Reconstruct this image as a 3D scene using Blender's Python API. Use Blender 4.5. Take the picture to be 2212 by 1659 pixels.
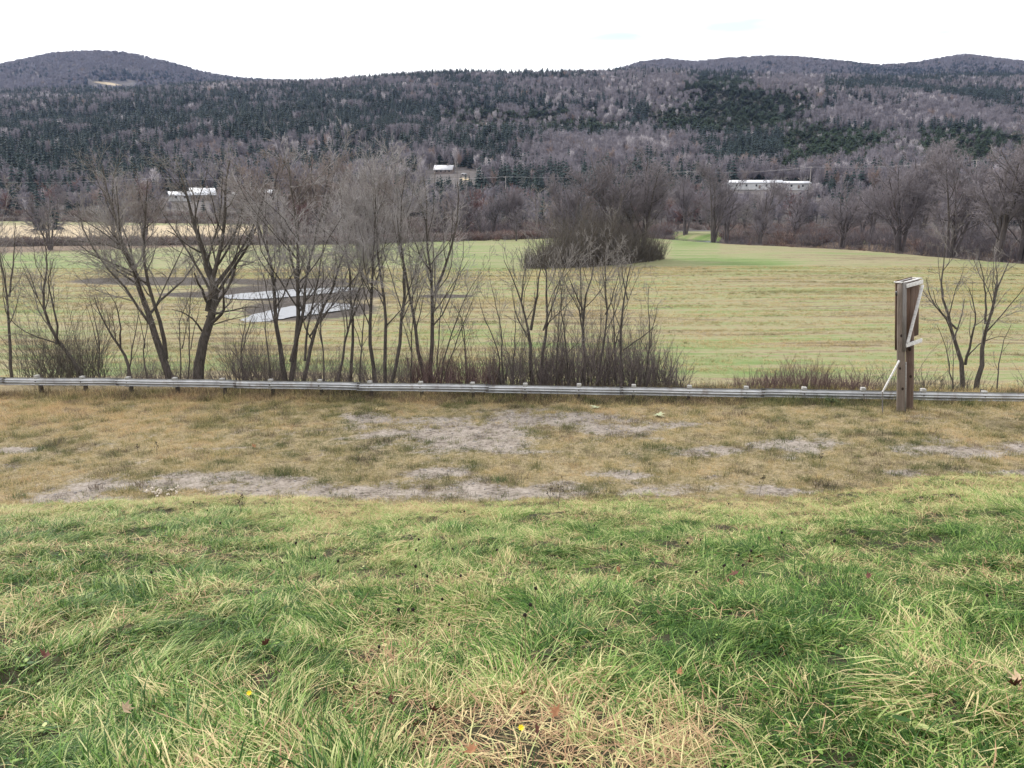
import bpy, math, numpy as np
from mathutils import Vector
rs = np.random.RandomState

# ------------------------------------------------------------------ camera, world, sun, exposure
sc = bpy.context.scene
for o in list(bpy.data.objects):
    bpy.data.objects.remove(o)
EYE = 10.2
PITCH = math.radians(12.86)
FPX = 1662.0                     # focal length in pixels of a 2212 x 1659 view
CX, CY = 1106.0, 829.5
cam_d = bpy.data.cameras.new("camera")
cam_d.sensor_width = 34.6
cam_d.lens = 26.0
cam_d.clip_start = 0.05
cam_d.clip_end = 30000
cam = bpy.data.objects.new("camera", cam_d)
cam.location = (0, 0, EYE)
cam.rotation_euler = (math.pi / 2 - PITCH, 0, 0)
sc.collection.objects.link(cam)
sc.camera = cam

SUN_EL, SUN_AZ = math.radians(40), math.radians(312)     # veiled sun ahead, to the left
world = bpy.data.worlds.new("World")
sc.world = world
world.use_nodes = True
wn, wl = world.node_tree.nodes, world.node_tree.links
wn.clear()
w_out = wn.new("ShaderNodeOutputWorld")
w_bg = wn.new("ShaderNodeBackground")
w_bg.inputs["Strength"].default_value = 0.1
w_sky = wn.new("ShaderNodeTexSky")
w_sky.sky_type = "NISHITA"
w_sky.sun_disc = False
w_sky.sun_elevation = SUN_EL
w_sky.sun_rotation = SUN_AZ
w_tc = wn.new("ShaderNodeTexCoord")
w_map = wn.new("ShaderNodeMapping")
w_map.inputs["Scale"].default_value = (1.0, 1.0, 5.0)
w_map.inputs["Location"].default_value = (0.35, 0.1, 0.2)
w_noise = wn.new("ShaderNodeTexNoise")
w_noise.inputs["Scale"].default_value = 2.3
w_noise.inputs["Detail"].default_value = 5
w_ramp = wn.new("ShaderNodeMapRange")
w_ramp.inputs["From Min"].default_value = 0.56
w_ramp.inputs["From Max"].default_value = 0.70
w_ramp.inputs["To Min"].default_value = 0.0
w_ramp.inputs["To Max"].default_value = 0.62
w_mix = wn.new("ShaderNodeMixRGB")
w_mix.inputs["Color1"].default_value = (7.6, 7.6, 7.55, 1)      # high thin overcast
wl.new(w_tc.outputs["Generated"], w_map.inputs["Vector"])
wl.new(w_map.outputs["Vector"], w_noise.inputs["Vector"])
wl.new(w_noise.outputs["Fac"], w_ramp.inputs["Value"])
# two thin breaks in the cloud, low over the hills
def gap(x0, z0, rx, rz):
    sub = wn.new("ShaderNodeVectorMath"); sub.operation = "SUBTRACT"; sub.inputs[1].default_value = (x0, 0, z0)
    mul = wn.new("ShaderNodeVectorMath"); mul.operation = "MULTIPLY"; mul.inputs[1].default_value = (1 / rx, 0, 1 / rz)
    ln = wn.new("ShaderNodeVectorMath"); ln.operation = "LENGTH"
    mr = wn.new("ShaderNodeMapRange"); mr.interpolation_type = "SMOOTHSTEP"
    for k, v in zip(("From Min", "From Max", "To Min", "To Max"), (0.0, 1.0, 0.68, 0.0)): mr.inputs[k].default_value = v
    wob = wn.new("ShaderNodeTexNoise"); wob.inputs["Scale"].default_value = 1.0; wob.inputs["Detail"].default_value = 5
    stretch = wn.new("ShaderNodeMapping"); stretch.inputs["Scale"].default_value = (9, 9, 70)
    wl.new(w_tc.outputs["Generated"], stretch.inputs["Vector"]); wl.new(stretch.outputs["Vector"], wob.inputs["Vector"])
    wr = wn.new("ShaderNodeMapRange")
    for k, v in zip(("From Min", "From Max", "To Min", "To Max"), (0.35, 0.62, 0.15, 1.0)): wr.inputs[k].default_value = v
    wl.new(wob.outputs["Fac"], wr.inputs["Value"])
    pr = wn.new("ShaderNodeMath"); pr.operation = "MULTIPLY"
    wl.new(wr.outputs["Result"], pr.inputs[0]); wl.new(mr.outputs["Result"], pr.inputs[1])
    wl.new(w_tc.outputs["Generated"], sub.inputs[0]); wl.new(sub.outputs[0], mul.inputs[0]); wl.new(mul.outputs[0], ln.inputs[0]); wl.new(ln.outputs["Value"], mr.inputs["Value"])
    return pr.outputs[0]
w_max = wn.new("ShaderNodeMath"); w_max.operation = "MAXIMUM"
wl.new(gap(0.13, 0.197, 0.19, 0.02), w_max.inputs[0]); wl.new(gap(0.455, 0.182, 0.08, 0.012), w_max.inputs[1])
w_max2 = wn.new("ShaderNodeMath"); w_max2.operation = "MAXIMUM"
wl.new(w_max.outputs[0], w_max2.inputs[0]); wl.new(w_ramp.outputs["Result"], w_max2.inputs[1])
wl.new(w_max2.outputs[0], w_mix.inputs["Fac"])

w_hs = wn.new("ShaderNodeHueSaturation")          # veiled blue in the breaks
w_hs.inputs["Saturation"].default_value = 1.2
w_hs.inputs["Value"].default_value = 0.6
wl.new(w_sky.outputs["Color"], w_hs.inputs["Color"])
wl.new(w_hs.outputs["Color"], w_mix.inputs["Color2"])
wl.new(w_mix.outputs["Color"], w_bg.inputs["Color"])
wl.new(w_bg.outputs["Background"], w_out.inputs["Surface"])

sun_d = bpy.data.lights.new("sun", "SUN")
sun_d.energy = 1.5
sun_d.angle = math.radians(10)
sun_d.color = (1.0, 0.96, 0.9)
sun = bpy.data.objects.new("sun", sun_d)
# direction towards the sun: azimuth measured clockwise from +Y
sdir = Vector((math.sin(SUN_AZ) * math.cos(SUN_EL), math.cos(SUN_AZ) * math.cos(SUN_EL), math.sin(SUN_EL)))
sun.rotation_euler = sdir.to_track_quat("Z", "Y").to_euler()
sun.location = (0, 0, 60)
sc.collection.objects.link(sun)

vs = sc.view_settings
vs.view_transform = "Standard"
vs.look = "None"
vs.gamma = 1.0
vs.use_curve_mapping = False
vs.exposure = 1.33
sc.render.engine = "CYCLES"
sc.cycles.max_bounces = 6
sc.cycles.transparent_max_bounces = 6
sc.cycles.volume_bounces = 0
sc.cycles.use_denoising = True

# ------------------------------------------------------------------ geometry helpers
CP, SP = math.cos(PITCH), math.sin(PITCH)

def at(px, py, Y):
    """world point seen at view pixel (px, py), Y metres in front"""
    b = (CY - py) / FPX
    dy = CP + b * SP
    dz = -SP + b * CP
    s = Y / dy
    return np.array([(px - CX) / FPX * s, Y, EYE + dz * s])

def proj(p):
    p = np.asarray(p, float)
    d = p[..., 1] * CP - (p[..., 2] - EYE) * SP
    u = p[..., 1] * SP + (p[..., 2] - EYE) * CP
    return CX + FPX * p[..., 0] / d, CY - FPX * u / d

def sstep(a, b, x):
    t = np.clip((x - a) / (b - a), 0, 1)
    return t * t * (3 - 2 * t)

def _hash(ix, iy, seed):
    h = (ix.astype(np.int64) * 374761393 + iy.astype(np.int64) * 668265263 + seed * 974711) & 0xFFFFFFFF
    h = ((h ^ (h >> 13)) * 1274126177) & 0xFFFFFFFF
    h = h ^ (h >> 16)
    return (h & 0xFFFF) / 65535.0

def vnoise(x, y, seed=0):
    x = np.asarray(x, float); y = np.asarray(y, float)
    ix, iy = np.floor(x), np.floor(y)
    fx, fy = x - ix, y - iy
    fx = fx * fx * (3 - 2 * fx); fy = fy * fy * (3 - 2 * fy)
    a = _hash(ix, iy, seed); b = _hash(ix + 1, iy, seed)
    c = _hash(ix, iy + 1, seed); d = _hash(ix + 1, iy + 1, seed)
    return (a + (b - a) * fx) * (1 - fy) + (c + (d - c) * fx) * fy

def fbm(x, y, seed=0, oct=4):
    s = 0; a = 0.5; t = 0
    for k in range(oct):
        s = s + a * vnoise(x * 2 ** k + 17.3 * k, y * 2 ** k - 9.1 * k, seed + k)
        t += a; a *= 0.5
    return s / t

# ------------------------------------------------------------------ terrain
def rail_y(x):
    return 30.5 - 0.131 * x

def lawn_edge(x):
    return 17.7 + 1.7 * sstep(4, 14, x) + 0.5 * np.sin(x * 0.7) * 0.4

def near_drop(x, y):
    e = lawn_edge(x)
    bank = 1.75 + 5.25 * (y / e)
    strip = 7.0 + 0.045 * (y - e) - 0.0154 * x * sstep(15, 29, y)
    k = 0.22
    m = np.clip(0.5 + 0.5 * (strip - bank) / k, 0, 1)
    d = strip * (1 - m) + bank * m - k * m * (1 - m) * -0.0
    d = np.where(y < e, np.minimum(bank, strip + 0.0) * 1.0, strip)
    return d

CRB = np.array([(-1500, 195), (-600, 190), (0, 190), (300, 188), (420, 178), (520, 173), (620, 173), (700, 170), (800, 162), (900, 155),
                (1000, 150), (1100, 153), (1200, 151), (1300, 150), (1400, 144), (1500, 150), (1700, 158), (1900, 160), (2212, 158), (2800, 165), (3600, 170)], float)
CRF = np.array([(-1500, 170), (-500, 160), (-200, 155), (0, 139), (60, 126), (110, 114), (200, 109), (260, 111), (310, 120), (380, 138), (450, 157), (520, 168), (620, 174), (760, 190), (1200, 190),
                (1330, 150), (1380, 134), (1440, 127), (1500, 133), (1560, 126), (1650, 121), (1720, 122), (1800, 129), (1890, 140), (1960, 137), (2020, 127), (2080, 116), (2130, 123), (2212, 132), (2400, 140), (3600, 150)], float)
YB, YF = 1700.0, 3200.0
cb = np.array([at(p, q, YB) for p, q in CRB]); cf = np.array([at(p, q, YF) for p, q in CRF])
PROF_Y = np.array([0, 230, 300, 350, 400, 450, 500, 600, 800, 1000, 1300, 1700], float)
PROF_Z = np.array([0, 0, 2.0, 3.8, 8, 14.5, 21, 35, 72, 115, 190, 281], float)
RIVER = np.array([(150, 95), (118, 135), (104, 165), (98, 195), (84, 228), (62, 262), (20, 318), (-60, 350), (-180, 372), (-420, 395), (-900, 420)], float)

def seg_dist(x, y, pl):
    d = np.full(np.shape(x), 1e9)
    for (ax, ay), (bx, by) in zip(pl[:-1], pl[1:]):
        vx, vy = bx - ax, by - ay
        t = np.clip(((x - ax) * vx + (y - ay) * vy) / (vx * vx + vy * vy), 0, 1)
        d = np.minimum(d, np.hypot(x - ax - t * vx, y - ay - t * vy))
    return d

def far_z(x, y):
    hb = np.interp(x, cb[:, 0], cb[:, 2]) - 13.0
    z = np.interp(y, PROF_Y, PROF_Z)
    fr = sstep(450, 1700, y)
    z = z * (1 + fr * (hb / 281.0 - 1))
    z = z + (fbm(x / 260, y / 260, 5) - 0.5) * 34 * sstep(500, 900, y) * (1 - 0.75 * sstep(1350, 1650, y))
    z = z + (fbm(x / 70, y / 70, 8) - 0.5) * 5 * sstep(400, 600, y)
    back = hb - 110 * sstep(YB, YB + 500, y)
    z = np.where(y > YB, back, z)
    hf = np.interp(x, cf[:, 0], cf[:, 2]) - 9.0
    t = np.clip((y - 2050) / (YF - 2050), 0, 1)
    zf = 120 + (hf - 120) * t ** 0.85 + (fbm(x / 420, y / 420, 11) - 0.5) * 60 * np.sin(t * math.pi)
    zf = np.where(y > YF, hf - 0.35 * (y - YF), zf)
    z = np.where(y > 2050, np.maximum(z, zf), z)
    return z

def ground_z(x, y):
    x = np.asarray(x, float); y = np.asarray(y, float)
    yc = np.clip(y, -30, None)
    near = EYE - near_drop(x, yc)
    ry = rail_y(np.clip(x, -60, 60))
    d = y - ry
    base = EYE - near_drop(x, ry)
    # valley floor, slightly rolling, with a low knoll on the right
    val = far_z(x, y)
    val = val + 0.9 * np.exp(-((x - 62) / 34) ** 2 - ((y - 165) / 40) ** 2)
    val = val + (fbm(x / 40, y / 40, 3) - 0.5) * 0.7 * sstep(5, 40, x)
    rd = seg_dist(x, y, RIVER)
    val = val - 2.6 * (1 - sstep(9, 17, rd)) * (y < 460)
    px, py = proj(np.stack([x, np.maximum(y, 1.0), np.zeros_like(x)], -1))
    val = val - 0.16 * (1 - sstep(0.7, 1.3, np.hypot((px - 630) / 190, (py - 656) / 42))) * (y > 50) * (y < 160)
    t = sstep(0.8, 12.5, d)
    beyond = base * (1 - t) + val * t
    z = np.where(d > 0.8, beyond, near)
    z = np.where(y < 0, EYE - 1.75 + 0 * z, z)
    return z

def gz(x, y):
    return float(ground_z(np.array([x], float), np.array([y], float))[0])

def hit(px, py):
    """where the ray through a view pixel meets the ground"""
    Y = np.concatenate([np.linspace(2, 60, 1200), np.linspace(60, 600, 4000)])
    b = (CY - py) / FPX
    dy = CP + b * SP; dz = -SP + b * CP
    s = Y / dy
    X = (px - CX) / FPX * s; Z = EYE + dz * s
    below = Z <= ground_z(X, Y)
    k = int(np.argmax(below)) if below.any() else len(Y) - 1
    return np.array([X[k], Y[k], gz(X[k], Y[k])])

# ------------------------------------------------------------------ mesh / object helpers
COL = sc.collection

def mesh_np(name, V, tris=None, quads=None, mat=None, smooth=False, mats=None, midx=None):
    m = bpy.data.meshes.new(name)
    V = np.ascontiguousarray(V, np.float32).reshape(-1, 3)
    nt = 0 if tris is None else len(tris)
    nq = 0 if quads is None else len(quads)
    parts, starts = [], []
    off = 0
    if nt:
        parts.append(np.asarray(tris, np.int32).ravel()); starts.append(np.arange(nt, dtype=np.int32) * 3); off = nt * 3
    if nq:
        parts.append(np.asarray(quads, np.int32).ravel()); starts.append(off + np.arange(nq, dtype=np.int32) * 4)
    li = np.concatenate(parts); st = np.concatenate(starts)
    m.vertices.add(len(V)); m.vertices.foreach_set("co", V.ravel())
    m.loops.add(len(li)); m.loops.foreach_set("vertex_index", li)
    m.polygons.add(len(st)); m.polygons.foreach_set("loop_start", st)
    if smooth:
        m.polygons.foreach_set("use_smooth", np.ones(len(st), bool))
    for mm in (mats or ([mat] if mat else [])):
        m.materials.append(mm)
    if midx is not None:
        m.polygons.foreach_set("material_index", np.asarray(midx, np.int32))
    m.update(calc_edges=True)
    return m

def fattr(m, name, vals):
    a = m.attributes.new(name, "FLOAT", "POINT")
    a.data.foreach_set("value", np.ascontiguousarray(vals, np.float32).ravel())

def obj(name, mesh, parent=None, loc=None, link=True, coll=None):
    o = bpy.data.objects.new(name, mesh)
    if link:
        (coll or COL).objects.link(o)
    if parent is not None:
        o.parent = parent
    if loc is not None:
        o.location = tuple(float(v) for v in loc)
    return o

def tag(o, label=None, cat=None, group=None, kind=None):
    if label: o["label"] = label
    if cat: o["category"] = cat
    if group: o["group"] = group
    if kind: o["kind"] = kind
    return o

def thing(name, label, cat, loc=(0, 0, 0), group=None, rz=0.0):
    e = bpy.data.objects.new(name, None)
    e.empty_display_size = 0.2
    COL.objects.link(e)
    e.location = tuple(float(v) for v in loc)
    e.rotation_euler = (0, 0, rz)
    return tag(e, label, cat, group)

class MB:
    """collects boxes, tubes, prisms into one mesh"""
    def __init__(s):
        s.v, s.q, s.t, s.n = [], [], [], 0
    def add(s, V, q=None, t=None):
        V = np.asarray(V, float).reshape(-1, 3)
        if q is not None and len(q): s.q.append(np.asarray(q, int).reshape(-1, 4) + s.n)
        if t is not None and len(t): s.t.append(np.asarray(t, int).reshape(-1, 3) + s.n)
        s.v.append(V); s.n += len(V)
    def box(s, c, size, R=None):
        h = np.array(size, float) / 2
        V = np.array([(i, j, k) for i in (-1, 1) for j in (-1, 1) for k in (-1, 1)], float) * h
        if R is not None: V = V @ np.asarray(R).T
        s.add(V + np.array(c, float), [(0, 1, 3, 2), (4, 6, 7, 5), (0, 4, 5, 1), (2, 3, 7, 6), (0, 2, 6, 4), (1, 5, 7, 3)])
    def beam(s, a, b, w, h, up=(0, 0, 1)):
        a = np.array(a, float); b = np.array(b, float)
        d = b - a; L = np.linalg.norm(d); d /= L
        r = np.cross(d, up); r /= np.linalg.norm(r); u = np.cross(r, d)
        s.box((a + b) / 2, (w, L, h), np.stack([r, d, u], 1))
    def tube(s, P, R, k=6):
        P = np.asarray(P, float)[None]; R = np.broadcast_to(np.asarray(R, float), (P.shape[1],))[None]
        V, q = tubes(P, R, k)
        s.add(V, q)
    def mesh(s, name, mat, smooth=False, bevel=0):
        m = mesh_np(name, np.concatenate(s.v), np.concatenate(s.t) if s.t else None, np.concatenate(s.q) if s.q else None, mat, smooth)
        return m
    def obj(s, name, mat, parent=None, loc=None, smooth=False, bevel=0.0):
        o = obj(name, s.mesh(name, mat, smooth), parent, loc)
        if bevel:
            b = o.modifiers.new("bevel", "BEVEL"); b.width = bevel; b.segments = 2; b.limit_method = "ANGLE"
        return o

def tubes(P, R, k):
    """P (N,K,3), R (N,K): open tubes with k sides -> verts, quads"""
    N, K, _ = P.shape
    T = np.empty_like(P)
    T[:, 1:-1] = P[:, 2:] - P[:, :-2]; T[:, 0] = P[:, 1] - P[:, 0]; T[:, -1] = P[:, -1] - P[:, -2]
    T /= np.linalg.norm(T, axis=-1, keepdims=True) + 1e-9
    ref = np.where(np.abs(T[:, :1, 2:3]) > 0.8, np.array([1.0, 0, 0]), np.array([0, 0, 1.0]))
    ref = np.broadcast_to(ref, T.shape)
    U = np.cross(T, ref); U /= np.linalg.norm(U, axis=-1, keepdims=True) + 1e-9
    W = np.cross(T, U)
    a = np.arange(k) * 2 * math.pi / k
    V = P[:, :, None] + R[:, :, None, None] * (np.cos(a)[:, None] * U[:, :, None] + np.sin(a)[:, None] * W[:, :, None])
    base = (np.arange(N)[:, None, None] * K + np.arange(K - 1)[None, :, None]) * k
    i = np.arange(k)[None, None]; j = (i + 1) % k
    q = np.stack([base + i, base + j, base + k + j, base + k + i], -1).reshape(-1, 4)
    return V.reshape(-1, 3), q

def cones(A, B, r):
    """thin three-sided spikes from A to B"""
    N = len(A)
    T = B - A; T = T / (np.linalg.norm(T, axis=1, keepdims=True) + 1e-9)
    ref = np.where(np.abs(T[:, 2:3]) > 0.8, np.array([[1.0, 0, 0]]), np.array([[0, 0, 1.0]]))
    U = np.cross(T, ref); U /= np.linalg.norm(U, axis=1, keepdims=True) + 1e-9
    W = np.cross(T, U)
    a = np.arange(3) * 2 * math.pi / 3
    r = np.broadcast_to(np.asarray(r, float), (N,))
    V = np.empty((N, 4, 3))
    for k in range(3):
        V[:, k] = A + r[:, None] * (math.cos(a[k]) * U + math.sin(a[k]) * W)
    V[:, 3] = B
    b = np.arange(N)[:, None] * 4
    t = np.concatenate([b + np.array([[0, 1, 3]]), b + np.array([[1, 2, 3]]), b + np.array([[2, 0, 3]])], 0)
    return V.reshape(-1, 3), t

# ------------------------------------------------------------------ materials
def new_mat(name):
    m = bpy.data.materials.new(name)
    m.use_nodes = True
    nt = m.node_tree
    nt.nodes.clear()
    out = nt.nodes.new("ShaderNodeOutputMaterial")
    p = nt.nodes.new("ShaderNodeBsdfPrincipled")
    nt.links.new(p.outputs[0], out.inputs["Surface"])
    p.inputs["Roughness"].default_value = 0.85
    p.inputs["Specular IOR Level"].default_value = 0.25
    return m, nt, p, out

class NT:
    def __init__(s, nt):
        s.nt = nt
    def n(s, t, **kw):
        x = s.nt.nodes.new(t)
        for k, v in kw.items():
            setattr(x, k, v)
        return x
    def l(s, a, b):
        s.nt.links.new(a, b)
    def noise(s, scale, detail=4, vec=None, rough=0.55, sc3=None):
        x = s.n("ShaderNodeTexNoise")
        x.inputs["Scale"].default_value = scale; x.inputs["Detail"].default_value = detail
        x.inputs["Roughness"].default_value = rough
        if vec is None:
            g = s.n("ShaderNodeNewGeometry"); vec = g.outputs["Position"]
        if sc3 is not None:
            mp = s.n("ShaderNodeMapping"); mp.inputs["Scale"].default_value = sc3
            s.l(vec, mp.inputs["Vector"]); vec = mp.outputs["Vector"]
        s.l(vec, x.inputs["Vector"])
        return x.outputs["Fac"]
    def ramp(s, fac, stops, interp="LINEAR"):
        x = s.n("ShaderNodeValToRGB")
        cr = x.color_ramp; cr.interpolation = interp
        while len(cr.elements) < len(stops): cr.elements.new(0.5)
        for e, (p, c) in zip(cr.elements, stops):
            e.position = p; e.color = (*c, 1) if len(c) == 3 else c
        s.l(fac, x.inputs["Fac"])
        return x.outputs["Color"]
    def mix(s, fac, a, b):
        x = s.n("ShaderNodeMixRGB")
        for inp, v in (("Fac", fac), ("Color1", a), ("Color2", b)):
            if hasattr(v, "is_output"): s.l(v, x.inputs[inp])
            elif isinstance(v, (tuple, list)): x.inputs[inp].default_value = (*v, 1)
            else: x.inputs[inp].default_value = v
        return x.outputs["Color"]
    def math(s, op, a, b=0.0, clamp=False):
        x = s.n("ShaderNodeMath", operation=op, use_clamp=clamp)
        for i, v in enumerate((a, b)):
            if hasattr(v, "is_output"): s.l(v, x.inputs[i])
            else: x.inputs[i].default_value = v
        return x.outputs[0]
    def rng(s, v, a, b, c=0.0, d=1.0):
        x = s.n("ShaderNodeMapRange")
        s.l(v, x.inputs["Value"])
        for k, q in zip(("From Min", "From Max", "To Min", "To Max"), (a, b, c, d)): x.inputs[k].default_value = q
        return x.outputs["Result"]
    def attr(s, name, kind="GEOMETRY"):
        x = s.n("ShaderNodeAttribute", attribute_name=name, attribute_type=kind)
        return x.outputs["Fac"]
    def bump(s, h, strength, dist, target):
        x = s.n("ShaderNodeBump")
        x.inputs["Strength"].default_value = strength; x.inputs["Distance"].default_value = dist
        s.l(h, x.inputs["Height"]); s.l(x.outputs["Normal"], target)

def var_mat(name, c1, c2, scale=3.0, rough=0.85, sc3=None, bump=0.0, obj_random=0.0, spec=0.2):
    m, nt, p, out = new_mat(name)
    N = NT(nt)
    tc = N.n("ShaderNodeTexCoord")
    f = N.noise(scale, 5, tc.outputs["Object"], sc3=sc3)
    f = N.rng(f, 0.3, 0.7)
    if obj_random:
        oi = N.n("ShaderNodeObjectInfo")
        f = N.math("ADD", N.math("MULTIPLY", f, 1 - obj_random), N.math("MULTIPLY", oi.outputs["Random"], obj_random))
    N.l(N.mix(f, c1, c2), p.inputs["Base Color"])
    p.inputs["Roughness"].default_value = rough
    p.inputs["Specular IOR Level"].default_value = spec
    if bump: N.bump(N.noise(scale * 2, 6, tc.outputs["Object"], sc3=sc3), bump, 0.02, p.inputs["Normal"])
    return m

def leaf_mat(name, stops, trans=0.3, rough=0.55, jitter=0.45):
    """plant colour from the clump's own tint plus a per-blade variation"""
    m, nt, p, out = new_mat(name)
    N = NT(nt)
    t = N.attr("tint", "INSTANCER"); b = N.attr("shade")
    f = N.math("ADD", t, N.math("MULTIPLY", N.math("SUBTRACT", b, 0.5), jitter), clamp=True)
    col = N.ramp(f, stops)
    N.l(col, p.inputs["Base Color"])
    p.inputs["Roughness"].default_value = rough
    p.inputs["Specular IOR Level"].default_value = 0.17
    tr = N.n("ShaderNodeBsdfTranslucent"); N.l(col, tr.inputs["Color"])
    mx = N.n("ShaderNodeMixShader"); mx.inputs["Fac"].default_value = trans
    N.l(p.outputs[0], mx.inputs[1]); N.l(tr.outputs[0], mx.inputs[2]); N.l(mx.outputs[0], out.inputs["Surface"])
    return m

GRASS_STOPS = [(0.0, (0.028, 0.075, 0.013)), (0.2, (0.085, 0.18, 0.028)), (0.4, (0.20, 0.31, 0.07)), (0.6, (0.44, 0.46, 0.20)), (0.8, (0.66, 0.54, 0.29)), (1.0, (0.36, 0.225, 0.13))]
M_grass = leaf_mat("grass_blades", GRASS_STOPS, 0.22, jitter=0.95)
DRY_STOPS = [(0.0, (0.065, 0.085, 0.03)), (0.3, (0.19, 0.18, 0.075)), (0.55, (0.38, 0.305, 0.145)), (0.8, (0.60, 0.46, 0.25)), (1.0, (0.44, 0.28, 0.16))]
M_dry = leaf_mat("dry_grass_blades", DRY_STOPS, 0.2, 0.7, jitter=.6)
M_bark = var_mat("grey_bark", (0.036, 0.031, 0.027), (0.11, 0.096, 0.085), 6, sc3=(3, 3, 0.7), bump=0.5)
M_twig = var_mat("grey_twigs", (0.14, 0.125, 0.115), (0.26, 0.24, 0.225), 1.5)
M_twig_pale = var_mat("pale_twigs", (0.19, 0.172, 0.168), (0.34, 0.32, 0.315), 1.5)
M_twig_red = var_mat("reddish_twigs", (0.10, 0.05, 0.05), (0.17, 0.10, 0.095), 1.5)
M_twig_mid = var_mat("purple_grey_twigs", (0.125, 0.11, 0.12), (0.21, 0.188, 0.205), 0.4, obj_random=0.5)
M_twig_tan = var_mat("tan_twigs", (0.14, 0.112, 0.10), (0.22, 0.178, 0.16), 0.4, obj_random=0.5)
M_bark_far = var_mat("far_bark", (0.06, 0.05, 0.05), (0.12, 0.105, 0.105), 1)
M_birch = var_mat("pale_birch_bark", (0.35, 0.33, 0.34), (0.5, 0.48, 0.48), 1)
M_needle = var_mat("dark_needles", (0.007, 0.013, 0.014), (0.026, 0.042, 0.040), 0.5, obj_random=0.6)
M_needle_g = var_mat("green_needles", (0.016, 0.032, 0.018), (0.034, 0.058, 0.03), 0.5, obj_random=0.6)

# near ground: soil under the lawn, dry thatch and bare dirt on the strip
def mat_ground():
    m, nt, p, out = new_mat("roadside_soil")
    N = NT(nt)
    fine = N.noise(9, 8); mid = N.noise(1.6, 5); big = N.noise(0.5, 4)
    lush = N.ramp(fine, [(0.3, (0.018, 0.02, 0.009)), (0.7, (0.06, 0.05, 0.025))])
    thatch = N.ramp(fine, [(0.3, (0.15, 0.12, 0.07)), (0.55, (0.28, 0.225, 0.13)), (0.75, (0.36, 0.29, 0.18))])
    dirt = N.ramp(N.math("ADD", N.math("MULTIPLY", fine, 0.5), N.math("MULTIPLY", mid, 0.5)),
                  [(0.38, (0.085, 0.068, 0.055)), (0.48, (0.235, 0.20, 0.17)), (0.62, (0.345, 0.302, 0.265))])  # darkest stop puts relief shading of the hollows into the dirt colour
    a = N.attr("dirt")
    fac = N.rng(N.math("ADD", a, N.math("MULTIPLY", N.math("SUBTRACT", fine, 0.5), 1.3)), 0.32, 0.72)
    c = N.mix(N.attr("lush"), thatch, lush)
    N.l(N.mix(fac, c, dirt), p.inputs["Base Color"])
    p.inputs["Roughness"].default_value = 0.95
    h = N.math("ADD", N.noise(24, 6), N.math("MULTIPLY", mid, 2.0))
    N.bump(h, 1.0, 0.07, p.inputs["Normal"])
    return m
M_ground = mat_ground()

def mat_valley():
    m, nt, p, out = new_mat("valley_fields")
    N = NT(nt)
    g = N.n("ShaderNodeNewGeometry")
    pos = g.outputs["Position"]
    rows = N.noise(1.0, 6, pos, 0.65, sc3=(0.035, 0.42, 0.0))
    rows2 = N.noise(1.0, 5, pos, 0.6, sc3=(0.10, 1.15, 0.0))
    tuft = N.noise(1.6, 6, pos, 0.7, sc3=(0.6, 1.0, 1.0))
    zone = N.attr("green")
    f = N.math("ADD", N.math("MULTIPLY", zone, 0.55), N.math("ADD", N.math("MULTIPLY", N.rng(rows, 0.42, 0.58), 0.46), N.math("MULTIPLY", N.rng(rows2, 0.36, 0.64), 0.42)))
    f = N.math("ADD", N.math("SUBTRACT", f, 0.11), N.math("MULTIPLY", N.math("SUBTRACT", tuft, 0.5), 0.95))
    grass = N.ramp(f, [(0.05, (0.11, 0.085, 0.05)), (0.3, (0.225, 0.185, 0.112)), (0.5, (0.215, 0.205, 0.108)), (0.75, (0.155, 0.19, 0.074)), (1.0, (0.105, 0.16, 0.045))])
    tan = N.ramp(tuft, [(0.3, (0.30, 0.235, 0.15)), (0.7, (0.43, 0.35, 0.235))])
    mud = N.ramp(tuft, [(0.3, (0.022, 0.018, 0.016)), (0.7, (0.07, 0.056, 0.047))])
    wood = N.ramp(N.noise(0.08, 8, pos, 0.7), [(0.3, (0.05, 0.045, 0.044)), (0.7, (0.115, 0.10, 0.098))])
    brush = N.ramp(tuft, [(0.3, (0.07, 0.05, 0.04)), (0.7, (0.22, 0.16, 0.11))])
    jit = N.math("MULTIPLY", N.math("SUBTRACT", tuft, 0.5), 0.9)
    def msk(a): return N.rng(N.math("ADD", N.attr(a), jit), 0.42, 0.58)
    c = N.mix(msk("tan"), grass, tan)
    c = N.mix(msk("brush"), c, brush)
    c = N.mix(msk("mud"), c, mud)
    c = N.mix(msk("wood"), c, wood)
    N.l(c, p.inputs["Base Color"])
    p.inputs["Roughness"].default_value = 0.95
    N.bump(N.math("ADD", tuft, N.math("MULTIPLY", rows2, 1.5)), 0.7, 0.22, p.inputs["Normal"])
    return m
M_valley = mat_valley()

def mat_water(name, col, rough, bump):
    m, nt, p, out = new_mat(name)
    N = NT(nt)
    p.inputs["Base Color"].default_value = (*col, 1)
    p.inputs["Roughness"].default_value = rough
    p.inputs["IOR"].default_value = 1.33
    p.inputs["Specular IOR Level"].default_value = 0.5
    N.bump(N.noise(2.2, 3, sc3=(0.4, 1, 1)), bump, 0.12, p.inputs["Normal"])
    return m
M_pond = mat_water("pond_water", (0.22, 0.23, 0.25), 0.3, 1.0)
M_river = mat_water("river_water", (0.03, 0.03, 0.035), 0.1, 0.25)

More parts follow.
